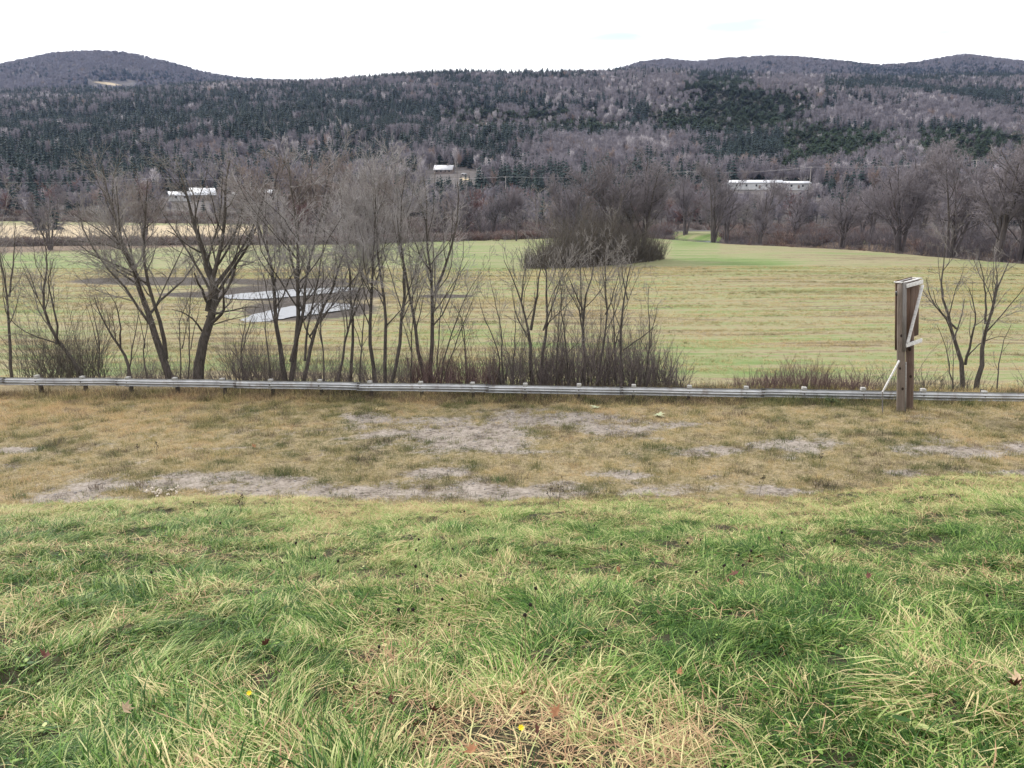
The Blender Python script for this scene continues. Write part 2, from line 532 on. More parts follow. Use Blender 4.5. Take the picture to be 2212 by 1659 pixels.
def mat_galv():
    m, nt, p, out = new_mat("galvanised_steel")
    N = NT(nt)
    tc = N.n("ShaderNodeTexCoord")
    f = N.noise(1.4, 6, tc.outputs["Object"], 0.65, sc3=(1, 1, 3))
    sp = N.noise(30, 3, tc.outputs["Object"])
    col = N.mix(N.rng(f, 0.35, 0.7), (0.32, 0.325, 0.34), (0.52, 0.53, 0.55))
    col = N.mix(N.rng(sp, 0.60, 0.75, 0, 0.6), col, (0.20, 0.17, 0.14))
    st = N.noise(2.2, 5, tc.outputs["Object"], 0.6, sc3=(1.6, 1.6, .5))
    col = N.mix(N.rng(st, 0.56, 0.72, 0, 0.55), col, (0.17, 0.125, 0.09))
    N.l(col, p.inputs["Base Color"])
    p.inputs["Metallic"].default_value = 0.6
    p.inputs["Roughness"].default_value = 0.5
    return m
M_galv = mat_galv()
M_post = var_mat("weathered_post_steel", (0.05, 0.042, 0.036), (0.11, 0.09, 0.075), 5, 0.8)
M_block = var_mat("weathered_grey_blockout", (0.24, 0.235, 0.225), (0.38, 0.37, 0.35), 8, 0.8, sc3=(1, 1, 4))

def mat_timber(name, c1, c2, knots=()):
    m, nt, p, out = new_mat(name)
    N = NT(nt)
    tc = N.n("ShaderNodeTexCoord")
    v = tc.outputs["Object"]
    grain = N.noise(7, 7, v, 0.65, sc3=(6, 6, 0.35))
    big = N.noise(1.3, 4, v)
    col = N.mix(N.rng(grain, 0.3, 0.7), c1, c2)
    col = N.mix(N.rng(big, 0.5, 0.75, 0, 0.6), col, tuple(x * 1.35 for x in c2))
    for (kx, ky, kz, kr) in knots:
        d = N.n("ShaderNodeVectorMath", operation="DISTANCE")
        mp = N.n("ShaderNodeMapping"); mp.inputs["Scale"].default_value = (1, 1, 0.75)
        N.l(v, mp.inputs["Vector"]); N.l(mp.outputs["Vector"], d.inputs[0]); d.inputs[1].default_value = (kx, ky, kz * 0.75)
        col = N.mix(N.rng(d.outputs["Value"], kr * 0.75, kr, 1, 0), col, (0.025, 0.016, 0.012))
    N.l(col, p.inputs["Base Color"])
    N.bump(grain, 0.5, 0.012, p.inputs["Normal"])
    return m
M_white = var_mat("flaking_white_paint", (0.42, 0.41, 0.40), (0.66, 0.65, 0.645), 9, 0.7, sc3=(1, 1, 3), bump=0.2)
M_greywood = mat_timber('grey_weathered_wood', (0.11, 0.10, 0.095), (0.2, 0.185, 0.175))
M_ply = mat_timber("brown_plywood", (0.06, 0.036, 0.026), (0.125, 0.078, 0.056))

# ------------------------------------------------------------------ ground sheets
def graded(parts):
    out = []
    for a, b, s0, s1 in parts:
        x = a; 
        while x < b - 1e-6:
            out.append(x)
            t = (x - a) / (b - a)
            x += s0 + (s1 - s0) * t
    out.append(parts[-1][1])
    return np.array(out)

def grid_mesh(name, xs, ys, Z, mat):
    X, Y = np.meshgrid(xs, ys)
    V = np.stack([X, Y, Z], -1).reshape(-1, 3)
    nx, ny = len(xs), len(ys)
    i, j = np.meshgrid(np.arange(nx - 1), np.arange(ny - 1))
    b = (j * nx + i).ravel()
    q = np.stack([b, b + 1, b + nx + 1, b + nx], -1)
    return mesh_np(name, V, None, q, mat, True)

DIRT = [(930, 932, 200, 26), (1190, 903, 150, 16), (1040, 962, 130, 18), (1330, 925, 110, 12), (470, 1030, 150, 11), (330, 1052, 230, 15), (150, 1075, 130, 14),
        (700, 1062, 330, 20), (1130, 1066, 300, 22), (1420, 1062, 130, 14), (1720, 962, 100, 13), (2080, 972, 150, 15), (1540, 973, 80, 12), (1350, 1026, 65, 8), (940, 1020, 60, 9),
        (1700, 1062, 110, 12), (1950, 1020, 70, 7), (2190, 1020, 70, 8), (50, 972, 70, 8), (800, 905, 70, 10), (1480, 915, 60, 8), (-150, 1060, 150, 16), (2400, 965, 160, 16), (620, 1035, 70, 8)]

def dirt_mask(x, y):
    z = ground_z(x, y)
    px, py = proj(np.stack([x, np.maximum(y, 1.0), z], -1))
    d = np.zeros(np.shape(x))
    for cx, cy, rx, ry in DIRT:
        d = np.maximum(d, 1.25 - 0.75 * np.hypot((px - cx) / rx, (py - cy) / ry))
    d = d + (fbm(x * .9, y * 1.3, 21) - 0.5) * 1.5 + (fbm(x * 3.5, y * 4, 22, 3) - 0.5) * 0.8
    d = d + 0.02
    e = lawn_edge(x)
    d = d * sstep(-0.1, 0.3, y - e) * (1 - sstep(-2.2, -0.8, y - rail_y(x)))
    return np.clip(d, 0, 1)

xs = graded([(-34, -24, 0.5, 0.2), (-24, 24, 0.2, 0.2), (24, 34, 0.2, 0.5)])
ys = graded([(-8, 2, 1.0, 0.25), (2, 34, 0.16, 0.2), (34, 36, 0.25, 0.4)])
X, Y = np.meshgrid(xs, ys)
Z = ground_z(X, Y)
D = dirt_mask(X, Y)
rough = (fbm(X * 1.9, Y * 1.9, 37, 2) - 0.5) * 0.16 * (1 - sstep(-0.6, 0.4, Y - lawn_edge(X))) + (fbm(X * 1.1, Y * 1.1, 31) - 0.5) * 0.10 + (fbm(X * 3.1, Y * 3.1, 33) - 0.5) * 0.05
lushm = 1 - sstep(-0.6, 0.4, Y - lawn_edge(X))
hump = (fbm(X * 0.55, Y * 0.55, 35) - 0.5) * 0.34 * lushm
def near_relief(x, y):
    lm = 1 - sstep(-0.6, 0.4, y - lawn_edge(x))
    return (fbm(x * 1.9, y * 1.9, 37, 2) - 0.5) * 0.16 * lm + (fbm(x * 1.1, y * 1.1, 31) - 0.5) * 0.10 + (fbm(x * 3.1, y * 3.1, 33) - 0.5) * 0.05 + (fbm(x * 0.55, y * 0.55, 35) - 0.5) * 0.34 * lm
fade = (sstep(-34, -30, X) * (1 - sstep(30, 34, X)))
m = grid_mesh("ground", xs, ys, Z + (rough + hump) * fade - 0.02 * D, M_ground)
fattr(m, "dirt", D); fattr(m, "lush", lushm)
tag(obj("ground", m), "sloping grass bank running down to a worn dirt strip beside the guardrail", kind="structure")

def near_z(x, y):
    x = np.asarray(x, float); y = np.asarray(y, float)
    return ground_z(x, y) + near_relief(x, y)

xs = graded([(-6500, -900, 420, 60), (-900, -180, 60, 3.0), (-180, 180, 1.3, 1.3), (180, 900, 3.0, 60), (900, 6500, 60, 420)])
ys = graded([(-400, 0, 40, 4), (0, 28, 2, 1), (28, 260, 0.9, 1.0), (260, 520, 1.5, 6), (520, 1750, 8, 20), (1750, 3300, 30, 36), (3300, 5200, 60, 260)])
X, Y = np.meshgrid(xs, ys)
Z = ground_z(X, Y)
inside = (np.abs(X) < 32.5) & (Y > -6.5) & (Y < 34.8)
Z = Z - 0.45 * inside
m = grid_mesh("valley", xs, ys, Z, M_valley)
PX, PY = proj(np.stack([X, np.maximum(Y, 1.0), Z], -1))
nz = fbm(X / 14, Y / 9, 41)
green = 0.30 + (fbm(X / 30, Y / 12, 42) - 0.5) * 0.9
for cx, cy, rx, ry, a in [(60, 560, 160, 22, .5), (40, 690, 120, 30, .5), (300, 575, 160, 14, .3), (900, 530, 330, 28, .45), (1000, 575, 120, 20, .55), (1640, 572, 110, 14, .75), (1500, 520, 60, 14, .5),
                           (1800, 580, 300, 10, .2), (1400, 800, 500, 18, .35), (1500, 660, 140, 14, .35), (2000, 770, 300, 20, .3), (200, 780, 300, 25, .25), (2150, 650, 120, 10, .3)]:
    green = green + a * np.exp(-((PX - cx) / rx) ** 2 - ((PY - cy) / ry) ** 2)
for cx, cy, rx, ry, a in [(700, 745, 300, 30, -.15), (820, 660, 120, 30, -.3), (1250, 660, 150, 60, -.15), (1750, 690, 250, 30, -.12), (250, 620, 130, 20, -.4)]:
    green = green + a * np.exp(-((PX - cx) / rx) ** 2 - ((PY - cy) / ry) ** 2)
def ell(cx, cy, rx, ry, soft=0.6):
    return np.clip((1.5 - np.hypot((PX - cx) / rx, (PY - cy) / ry)) , 0, 1.2) * (Y > 45) * (Y < 420)
mud = np.maximum.reduce([ell(340, 607, 185, 9), ell(660, 609, 170, 8), ell(470, 637, 130, 6), ell(640, 634, 185, 18), ell(650, 672, 155, 22), ell(965, 640, 60, 4), ell(760, 664, 50, 7)])
mud = mud + (nz - 0.5) * 0.5 * (mud > 0.02)
rd = seg_dist(X, Y, RIVER)
brush = (1 - sstep(13, 22, rd)) * 1.1 * (Y < 460)
brush = np.maximum(brush, np.where((PX < 760) & (PX > -900), np.exp(-((PY - 530 - (PX - 200) * -0.035) / 12) ** 2), 0) * 1.0 * (Y > 150) * (Y < 420))
brush = np.maximum(brush, 1.1 * sstep(0.6, 2.0, Y - rail_y(np.clip(X, -60, 60))) * (1 - sstep(7, 13, Y - rail_y(np.clip(X, -60, 60)))) * (0.45 + 0.8 * (nz)))
tanm = np.where((PX < 560) & (PX > -1500), np.exp(-((PY - 502) / 16) ** 4), 0) * 1.1 * (Y > 200) * (Y < 470)
tanm = np.maximum(tanm, np.exp(-((PX - 2000) / 220) ** 4 - ((PY - 433) / 9) ** 2) * (Y > 250) * (Y < 520))
for cx, cy, rx, ry in [(245, 180, 45, 3), (1003, 387, 12, 3), (1960, 545, 120, 5), (2000, 519, 60, 8)]:
    tanm = np.maximum(tanm, 1.2 * np.exp(-((PX - cx) / rx) ** 4 - ((PY - cy) / ry) ** 4) * (Y > 180))
wood = sstep(330, 400, Y) * 1.2 - tanm * 1.5
wood = np.maximum(wood, sstep(245, 275, Y + (nz - .5) * 30) * sstep(560, 620, PX) * 1.1 - tanm)
wood = np.where(Y < 30, 0, wood)
back = (np.abs(PX - (1502 + (540 - PY) * .1)) < 52) & (PY > 500) & (Y > 150)
wood = np.where(back, 0, wood); brush = np.where(back, 0, brush); green = green + .3 * back
fattr(m, "green", np.clip(green, 0, 1)); fattr(m, "mud", np.clip(mud, 0, 1.2)); fattr(m, "tan", np.clip(tanm, 0, 1.2))
fattr(m, "brush", np.clip(brush, 0, 1.2)); fattr(m, "wood", np.clip(wood, 0, 1.2))
tag(obj("valley", m), "mown valley floor of striped green and tan fields rising to wooded hills", kind="structure")

# water
def water_poly(name, pts, z, mat, label):
    W = []
    for px, py in pts:
        b = (CY - py) / FPX
        dz = -SP + b * CP; dy = CP + b * SP
        s = (z - EYE) / dz
        W.append(((px - CX) / FPX * s, dy * s, z))
    W = np.array(W)
    # smooth, irregular outline
    n = len(W); out = []
    for i in range(n):
        a, b, c, d = W[i - 1], W[i], W[(i + 1) % n], W[(i + 2) % n]
        for t in np.linspace(0, 1, 6, endpoint=False):
            out.append(0.5 * (2 * b + (c - a) * t + (2 * a - 5 * b + 4 * c - d) * t * t + (3 * b - a - 3 * c + d) * t ** 3))
    out = np.array(out); out[:, :2] += (rs(5).rand(len(out), 2) - .5) * 0.5; out[:, 2] = z
    c = out.mean(0)
    V = np.vstack([out, c]); k = len(out)
    t = [(i, (i + 1) % k, k) for i in range(k)]
    me = mesh_np(name, V, t, None, mat)
    return tag(obj(name, me), label, kind="structure")
water_poly("pond", [(480, 640), (540, 632), (650, 624), (745, 621), (768, 626), (700, 634), (600, 643), (520, 646)], -0.05, M_pond, "pale upper puddle of flood water lying in the field")
water_poly("pond", [(520, 692), (560, 676), (620, 663), (690, 655), (750, 657), (764, 664), (700, 676), (640, 683), (580, 693), (540, 696)], -0.05, M_pond, "pale lower puddle of flood water lying in the field")
RP = []
for (ax, ay), (bx, by) in zip(RIVER[:-1], RIVER[1:]):
    for t in np.linspace(0, 1, 8, endpoint=False): RP.append((ax + (bx - ax) * t, ay + (by - ay) * t))
RP = np.array(RP)
T = np.gradient(RP, axis=0); T /= np.linalg.norm(T, axis=1, keepdims=True); Nn = np.stack([-T[:, 1], T[:, 0]], 1)
zr = np.array([float(far_z(np.array([a]), np.array([b]))[0]) for a, b in RP]) - 1.7
zr = np.minimum.accumulate(np.full(len(zr), zr.min())) if False else np.where(RP[:, 1] < 260, -1.7, zr)
L = np.column_stack([RP + Nn * 13, zr]); R = np.column_stack([RP - Nn * 13, zr])
k = len(RP); idx = np.arange(k - 1)
tag(obj("river", mesh_np("river", np.vstack([L, R]), None, np.stack([idx, idx + 1, k + idx + 1, k + idx], 1), M_river)), "dark river bending behind the field under bare trees", kind="structure")

# ------------------------------------------------------------------ tree growing
def norm(v): return v / (np.linalg.norm(v, axis=-1, keepdims=True) + 1e-9)

def resample(P, K):
    P = np.asarray(P, float)
    s = np.concatenate([[0], np.cumsum(np.linalg.norm(np.diff(P, axis=0), axis=1))])
    # smooth by a spline-like pass
    t = np.linspace(0, s[-1], K)
    Q = np.stack([np.interp(t, s, P[:, i]) for i in range(3)], 1)
    Q[1:-1] = 0.5 * Q[1:-1] + 0.25 * (Q[:-2] + Q[2:])
    return Q

def spawn(r, P, R, m, tmin, tmax, ang, lenf, radf, K, wander, trop, lmin=0.1, taper=0.75, minr=0.0):
    """about m children per parent polyline P (N,K0,3), more on the longer ones; returns child points and radii"""
    N, K0, _ = P.shape
    plen = np.linalg.norm(np.diff(P, axis=1), axis=-1).sum(1)
    wgt = plen ** 0.9
    cnt = np.floor((plen * -m if m < 0 else m * N * wgt / wgt.sum()) + r.rand(N)).astype(int)      # m < 0: so many per metre
    n = np.repeat(np.arange(N), cnt); M = len(n)
    k_in = np.arange(M) - np.repeat(np.cumsum(cnt) - cnt, cnt)
    t = tmin + (tmax - tmin) * (k_in + r.rand(M)) / np.repeat(np.maximum(cnt, 1), cnt)
    f = t * (K0 - 1); i = np.minimum(f.astype(int), K0 - 2); u = (f - i)[:, None]
    A = P[n, i] * (1 - u) + P[n, i + 1] * u
    T = norm(P[n, i + 1] - P[n, i])
    Rp = R[n, i] * (1 - u[:, 0]) + R[n, i + 1] * u[:, 0]
    q = r.normal(size=T.shape); q -= (q * T).sum(-1, keepdims=True) * T; q = norm(q)
    a = ang * (0.7 + 0.6 * r.rand(M))[:, None]
    d = norm(T * np.cos(a) + q * np.sin(a))
    L = np.maximum(plen[n] * lenf * (1.15 - taper * t) * (0.6 + 0.8 * r.rand(M)), lmin)
    r0 = np.maximum(Rp * radf, minr)
    pts = [A]
    for k in range(K - 1):
        d = norm(d + r.normal(size=d.shape) * wander + np.array([0, 0, trop]))
        pts.append(pts[-1] + d * (L / (K - 1))[:, None])
    C = np.stack(pts, 1)
    RR = r0[:, None] * np.linspace(1, 0.35, K)[None]
    return C, RR

def grow(seed, stems, radii, spec, twig_r=0.006, base_r=None, dens=1.0):
    """stems: list of polylines; spec: list of per-level dicts. Returns (trunk verts, quads), (crown verts, quads, tris)"""
    r = rs(seed)
    K = 10
    P = np.stack([resample(s, K) for s in stems]); 
    R = np.stack([np.interp(np.linspace(0, 1, K), [0, 1], rr) for rr in radii])
    if base_r: R[:, 0] *= base_r
    # crooked stems
    P[:, 1:] += np.cumsum(r.normal(size=(P.shape[0], K - 1, 3)) * 0.012 * np.linalg.norm(P[:, -1:] - P[:, :1], axis=-1, keepdims=True) * np.array([1, 1, .3]), axis=1) * 0.6
    tv, tq, tn = [], [], 0
    V, q = tubes(P, R, 8); tv.append(V); tq.append(q); tn += len(V)
    cv, cq, ct, cn = [], [], [], 0
    cur, curR = P, R
    for lv, s in enumerate(spec):
        C, CR = spawn(r, cur, curR, (-s["pm"] * dens if lv == 0 else -s["pm"]) if "pm" in s else max(1, int(round(s["m"] * (dens if lv > 0 else 1)))), s.get("t0", 0.2), s.get("t1", 1.0), math.radians(s["ang"]), s["len"], s.get("rad", 0.55), s.get("K", 4), s.get("w", 0.15), s.get("trop", 0.1), s.get("lmin", 0.1), s.get("taper", .75), s.get("minr", 0.0))
        if s.get("trunk"):
            V, q = tubes(C, CR, 5); tv.append(V); tq.append(q + tn); tn += len(V)
        elif s.get("cone"):
            V, t = cones(C[:, 0], C[:, -1], np.maximum(CR[:, 0], twig_r)); cv.append(V); ct.append(t + cn); cn += len(V)
        else:
            V, q = tubes(C, np.maximum(CR, twig_r * 0.8), 3); cv.append(V); cq.append(q + cn); cn += len(V)
        # leading shoots of the parent go on too
        cur, curR = C, CR
    return (np.vstack(tv), np.vstack(tq)), (np.vstack(cv), np.vstack(cq) if cq else None, np.vstack(ct) if ct else None)

BIG = [dict(pm=1.5, t0=.26, ang=40, len=.48, rad=.45, K=7, w=.14, trop=.09, trunk=1, taper=.85), dict(pm=2.2, t0=.15, ang=42, len=.48, rad=.5, K=5, w=.17, trop=.09),
       dict(pm=5.4, t0=.15, ang=40, len=.52, rad=.5, K=3, w=.18, trop=.05), dict(pm=5.5, t0=.1, ang=38, len=.65, rad=.6, K=2, w=0, trop=.05, cone=1)]
SLIM = [dict(pm=1.3, t0=.3, ang=33, len=.36, rad=.45, K=6, w=.13, trop=.16, trunk=1, taper=.55), dict(pm=2.6, t0=.15, ang=38, len=.50, rad=.5, K=4, w=.16, trop=.12),
        dict(pm=4.8, t0=.1, ang=38, len=.65, rad=.6, K=3, w=.15, trop=.05), dict(pm=6.0, t0=.1, ang=35, len=.65, rad=.7, K=2, cone=1, w=0)]

def plant_tree(name, label, cat, origin, trunk, crown, mb, mt, group=None):
    t = thing(name, label, cat, origin, group)
    o = np.asarray(origin, float)
    obj("trunk", mesh_np("trunk", trunk[0] - o, None, trunk[1], mb, True), t)
    obj("crown", mesh_np("crown", crown[0] - o, crown[2], crown[1], mt), t)
    return t

# front row: each tree's stems follow the photograph, set at its own depth behind the rail
def stem(pl, dback, r, lean=0.0, sink=True):
    """px polyline -> world polyline; dback = metres behind the rail, lean = extra depth gained to the top"""
    x0 = (pl[0][0] - CX) / FPX * 32
    Yb = rail_y(x0) + dback
    out = []
    n = len(pl)
    for i, (px, py) in enumerate(pl):
        out.append(at(px, py, Yb + lean * i / max(n - 1, 1)))
    b = out[0]
    if sink:
        g = gz(b[0], b[1])
        if b[2] > g - 0.1:
            d = (out[0] - out[1]); d = d / abs(d[2]) if abs(d[2]) > .05 else np.array([0, 0, -1.0])
            d[:2] = np.clip(d[:2], -.5, .5)
            root = out[0] + np.array([d[0], d[1], -1]) * (b[2] - g + 0.15)
            out.insert(0, root)
    return np.array(out)

TREES = [
 # label, depth, [(polyline, r0, r1, lean)], spec, density, twig material, seed
 ("slim dark tree at the left end of the guardrail, forked into a narrow V", 3.5, [([(27, 800), (24, 700), (20, 640), (14, 590), (4, 545), (0, 470)], .10, .02, 0), ([(20, 640), (24, 590), (30, 545), (38, 480)], .06, .015, .6)], SLIM, 1.1, M_twig),
 ("bare tree leaning steeply left over the guardrail, trunk bent at the base", 2.5, [([(168, 806), (120, 742), (95, 709), (80, 665), (82, 600), (78, 540), (70, 500)], .13, .02, .6), ([(121, 741), (124, 692), (110, 655), (100, 610), (112, 560)], .07, .015, -.5), ([(82, 640), (60, 590), (45, 560)], .04, .01, .4)], SLIM, 1.5, M_twig),
 ("small crooked tree with reddish twigs, left of the two thick-trunked trees", 2.5, [([(277, 810), (271, 765), (254, 742), (234, 708), (214, 668), (205, 640)], .11, .02, .3), ([(262, 752), (258, 705), (250, 660), (228, 630)], .06, .012, -.5), ([(278, 800), (292, 740), (302, 700), (306, 650)], .05, .012, .5)], SLIM, 1.5, M_twig_red),
 ("big bare tree with trunk leaning left and a long arching branch", 3.5, [([(367, 810), (354, 752), (337, 709), (317, 652), (300, 599), (287, 565), (272, 535), (250, 490), (235, 420), (228, 360)], .30, .03, 1.2), ([(365, 775), (353, 709), (343, 665), (330, 619), (320, 582), (312, 530), (318, 460), (330, 390)], .17, .025, -.8), ([(300, 599), (267, 578), (235, 566), (200, 552), (170, 545)], .09, .015, .6), ([(287, 565), (255, 520), (225, 480), (190, 450)], .07, .015, -.6)], BIG, 1.0, M_twig),
 ("thickest bare tree by the guardrail, stout trunk splitting into many limbs", 3.0, [([(430, 810), (437, 732), (448, 672), (462, 632), (455, 592), (437, 549), (417, 499), (398, 430), (385, 370)], .42, .03, .8), ([(448, 672), (460, 600), (470, 545), (482, 480), (488, 400), (495, 345)], .20, .03, -.8), ([(462, 632), (485, 592), (510, 565), (532, 538), (560, 480), (580, 420)], .17, .025, .6), ([(438, 720), (420, 690), (395, 672), (372, 668)], .08, .015, -1), ([(450, 690), (490, 672), (530, 662), (560, 665)], .07, .012, -.8), ([(452, 705), (500, 690), (540, 680)], .05, .012, -1.2), ([(458, 640), (440, 590), (420, 555), (380, 500), (345, 440)], .10, .02, 1.5)], BIG, .75, M_twig),
 ("tall many-stemmed bare tree in front of the flooded puddles", 3.0, [([(616, 815), (605, 752), (600, 699), (597, 632), (587, 565), (553, 492), (530, 420)], .20, .025, .8), ([(627, 815), (630, 752), (635, 690), (640, 600), (646, 530), (640, 430), (632, 350)], .20, .025, -.6), ([(636, 780), (645, 700), (655, 640), (668, 560), (690, 480), (715, 400)], .14, .02, .6), ([(612, 770), (590, 690), (575, 620), (560, 560)], .07, .012, -.8), ([(640, 600), (620, 540), (600, 480), (590, 400)], .08, .015, 1.2)], BIG, .8, M_twig_pale),
 ("bare tree with stems fanning right beside the tall many-stemmed tree", 2.6, [([(655, 815), (662, 752), (676, 699), (700, 640), (725, 590), (755, 510), (775, 450)], .15, .02, .8), ([(668, 730), (690, 690), (722, 650), (760, 600), (800, 560)], .07, .012, -.7), ([(660, 780), (668, 690), (690, 600), (705, 520), (712, 450)], .09, .015, .8)], BIG, .7, M_twig_pale),
 ("thin upright sapling just left of the many-stemmed tree", 2.2, [([(583, 812), (578, 740), (580, 690), (572, 650), (566, 600)], .05, .012, .2)], SLIM, .8, M_twig),
 ("thin leaning pole tree rising over the right tip of the puddles", 2.8, [([(735, 815), (745, 745), (757, 690), (768, 640), (790, 590), (808, 540)], .08, .015, .5), ([(750, 720), (738, 640), (730, 580)], .04, .01, -.4)], SLIM, 1.0, M_twig),
 ("straight slim tree, left one of the pole-like group in the middle", 3.4, [([(757, 815), (760, 715), (754, 619), (747, 515), (735, 430), (728, 380)], .10, .018, .4)], SLIM, 1.1, M_twig_pale),
 ("slim tree with a slight bend, second of the pole-like group", 3.0, [([(808, 815), (800, 709), (809, 619), (817, 532), (812, 450), (806, 390)], .12, .02, -.4), ([(809, 619), (828, 570), (850, 520)], .05, .012, .6)], SLIM, 1.1, M_twig_pale),
 ("slim tree curving gently left near its top, middle of the pole-like group", 2.7, [([(834, 815), (840, 690), (838, 592), (827, 540), (822, 450), (830, 380)], .11, .018, .3)], SLIM, 1.1, M_twig_pale),
 ("dark slim tree leaning right from its base in the pole-like group", 2.4, [([(847, 815), (862, 722), (869, 605), (860, 519), (856, 430), (862, 370)], .11, .02, .5), ([(866, 680), (885, 620), (905, 570)], .04, .01, -.6)], SLIM, 1.1, M_twig_pale),
 ("dark pole tree leaning left across the pole-like group", 3.2, [([(915, 812), (908, 770), (897, 709), (877, 619), (857, 520), (850, 450)], .12, .02, .4)], SLIM, 1.0, M_twig),
 ("sturdy forked tree with pale upper branches at the reddish bushes", 3.5, [([(930, 812), (928, 760), (930, 690), (941, 639), (934, 589), (922, 515), (925, 440), (915, 380)], .17, .022, .6), ([(941, 639), (957, 592), (977, 525), (985, 450), (978, 390)], .11, .018, -.6), ([(932, 680), (965, 640), (990, 600), (1015, 560)], .05, .01, .6), ([(934, 600), (905, 550), (880, 490), (875, 430)], .06, .012, .9)], BIG, .75, M_twig_pale),
 ("spray of thin stems bending right from the reddish bushes", 2.6, [([(955, 810), (962, 760), (985, 690), (1015, 620), (1040, 590)], .05, .01, .3), ([(965, 812), (990, 740), (1012, 690), (1035, 640)], .045, .01, -.4), ([(945, 812), (945, 720), (952, 650), (970, 600)], .045, .01, .5)], SLIM, .8, M_twig),
 ("thin stems fanning left between the red bushes and the grey thicket", 2.4, [([(1083, 810), (1080, 760), (1060, 715), (1040, 670), (1035, 640)], .05, .01, .3), ([(1088, 810), (1085, 750), (1080, 700), (1065, 650), (1055, 610)], .05, .01, -.3), ([(1110, 812), (1111, 740), (1112, 680), (1108, 640)], .045, .01, .2)], SLIM, .8, M_twig),
 ("Y-shaped bare tree standing in the left of the grey thicket", 3.2, [([(1151, 812), (1148, 715), (1128, 650), (1104, 590), (1090, 565)], .11, .015, .4), ([(1149, 715), (1154, 659), (1164, 600), (1180, 550)], .08, .014, -.5), ([(1128, 650), (1130, 600), (1140, 555)], .05, .01, .5)], SLIM, 1.2, M_twig),
 ("straight slim tree with a long branch to the right in the grey thicket", 2.8, [([(1170, 812), (1174, 700), (1169, 582), (1160, 505), (1152, 470)], .10, .015, .4), ([(1173, 710), (1195, 660), (1215, 610), (1230, 570)], .05, .01, -.6)], SLIM, 1.0, M_twig),
 ("short spindly tree in the middle of the grey thicket", 2.4, [([(1228, 812), (1224, 725), (1217, 640), (1212, 590)], .06, .01, .2)], SLIM, .9, M_twig),
 ("slender tree with a brush-like top in the grey thicket", 3.0, [([(1260, 812), (1257, 690), (1263, 632), (1272, 575), (1280, 530)], .11, .015, .4), ([(1256, 670), (1240, 625), (1225, 590)], .05, .01, -.4), ([(1257, 682), (1252, 600), (1250, 530)], .05, .01, .6)], SLIM, 1.2, M_twig),
 ("thin tree with one right-hand fork in the grey thicket", 2.6, [([(1295, 812), (1302, 745), (1310, 650), (1307, 575), (1305, 530)], .08, .012, .3), ([(1309, 680), (1325, 640), (1340, 590)], .04, .01, -.4)], SLIM, 1.0, M_twig),
 ("slender tree at the right end of the grey thicket, branches swept upward", 2.8, [([(1343, 812), (1347, 732), (1357, 632), (1372, 565), (1385, 520)], .09, .013, .3), ([(1350, 760), (1385, 730), (1420, 700)], .04, .01, -.4), ([(1355, 650), (1345, 600), (1340, 550)], .04, .01, .4)], SLIM, 1.1, M_twig),
 ("tree behind the sign frame with a trunk bending left then up", 3.0, [([(2080, 840), (2086, 782), (2066, 709), (2045, 645), (2040, 590), (2048, 540)], .13, .015, .4), ([(2088, 790), (2102, 722), (2112, 682), (2100, 620)], .07, .012, -.6), ([(2066, 709), (2035, 680), (2010, 640), (2000, 600)], .05, .01, .5), ([(2090, 770), (2120, 740), (2160, 725), (2190, 730)], .035, .008, -.5)], SLIM, 1.5, M_twig),
 ("dark forked tree at the right edge, branches fanning up and right", 2.8, [([(2108, 842), (2117, 749), (2128, 699), (2147, 645), (2165, 592), (2180, 555)], .14, .015, .5), ([(2128, 699), (2132, 640), (2130, 590), (2120, 560)], .06, .01, -.4), ([(2147, 645), (2155, 600), (2150, 560)], .05, .01, .4)], SLIM, 1.5, M_twig),
 ("thin sapling right of the sign frame at the rail", 2.0, [([(2060, 835), (2050, 780), (2042, 740), (2025, 700)], .04, .01, .2), ([(2058, 820), (2062, 770), (2060, 730)], .03, .008, .2)], SLIM, .8, M_twig),
 ("thin curved sapling by the right edge of the guardrail", 2.2, [([(2155, 842), (2160, 780), (2168, 735), (2185, 700)], .04, .01, .2)], SLIM, .8, M_twig),
]
SAPL = [(215, 2.2, 640, "thin sapling between the leaning tree and the small crooked tree"), (318, 1.8, 650, "thin sapling just left of the big tree's leaning trunk"), (392, 2.0, 630, "thin sapling between the two thick-trunked trees"), (408, 2.6, 560, "taller thin sapling hard against the thickest trunk"), (525, 2.4, 650, "wispy sapling in the brown bush right of the thickest trunk"), (700, 2.2, 600, "thin sapling between the fanning tree and the leaning pole tree"), (780, 2.5, 560, "thin sapling among the pole-like trees, left side"), (888, 2.0, 620, "thin sapling between the pole-like trees and the forked tree"), (1010, 2.4, 650, "thin sapling over the reddish bushes"), (1395, 2.2, 610, "thin sapling at the right end of the grey thicket"), (1200, 2.0, 600, "thin sapling in the middle left of the grey thicket"), (1330, 3.6, 600, "thin sapling at the back of the grey thicket")]
for px_, db_, top_, lb_ in SAPL:
    q_ = rs(px_); w_ = q_.normal(size=4) * 9
    TREES.append((lb_, db_, [([(px_, 812), (px_ + w_[0] * .4, 760), (px_ + w_[1], 700), (px_ + w_[1] + w_[2], (700 + top_) / 2), (px_ + w_[1] + w_[2] * 1.5 + w_[3], top_)], .05, .01, .3), ([(px_ + w_[0] * .4, 755), (px_ + 14 * np.sign(w_[3]), 700), (px_ + 26 * np.sign(w_[3]), 655)], .03, .008, -.3)], SLIM, .9, M_twig))
tri_count = 0
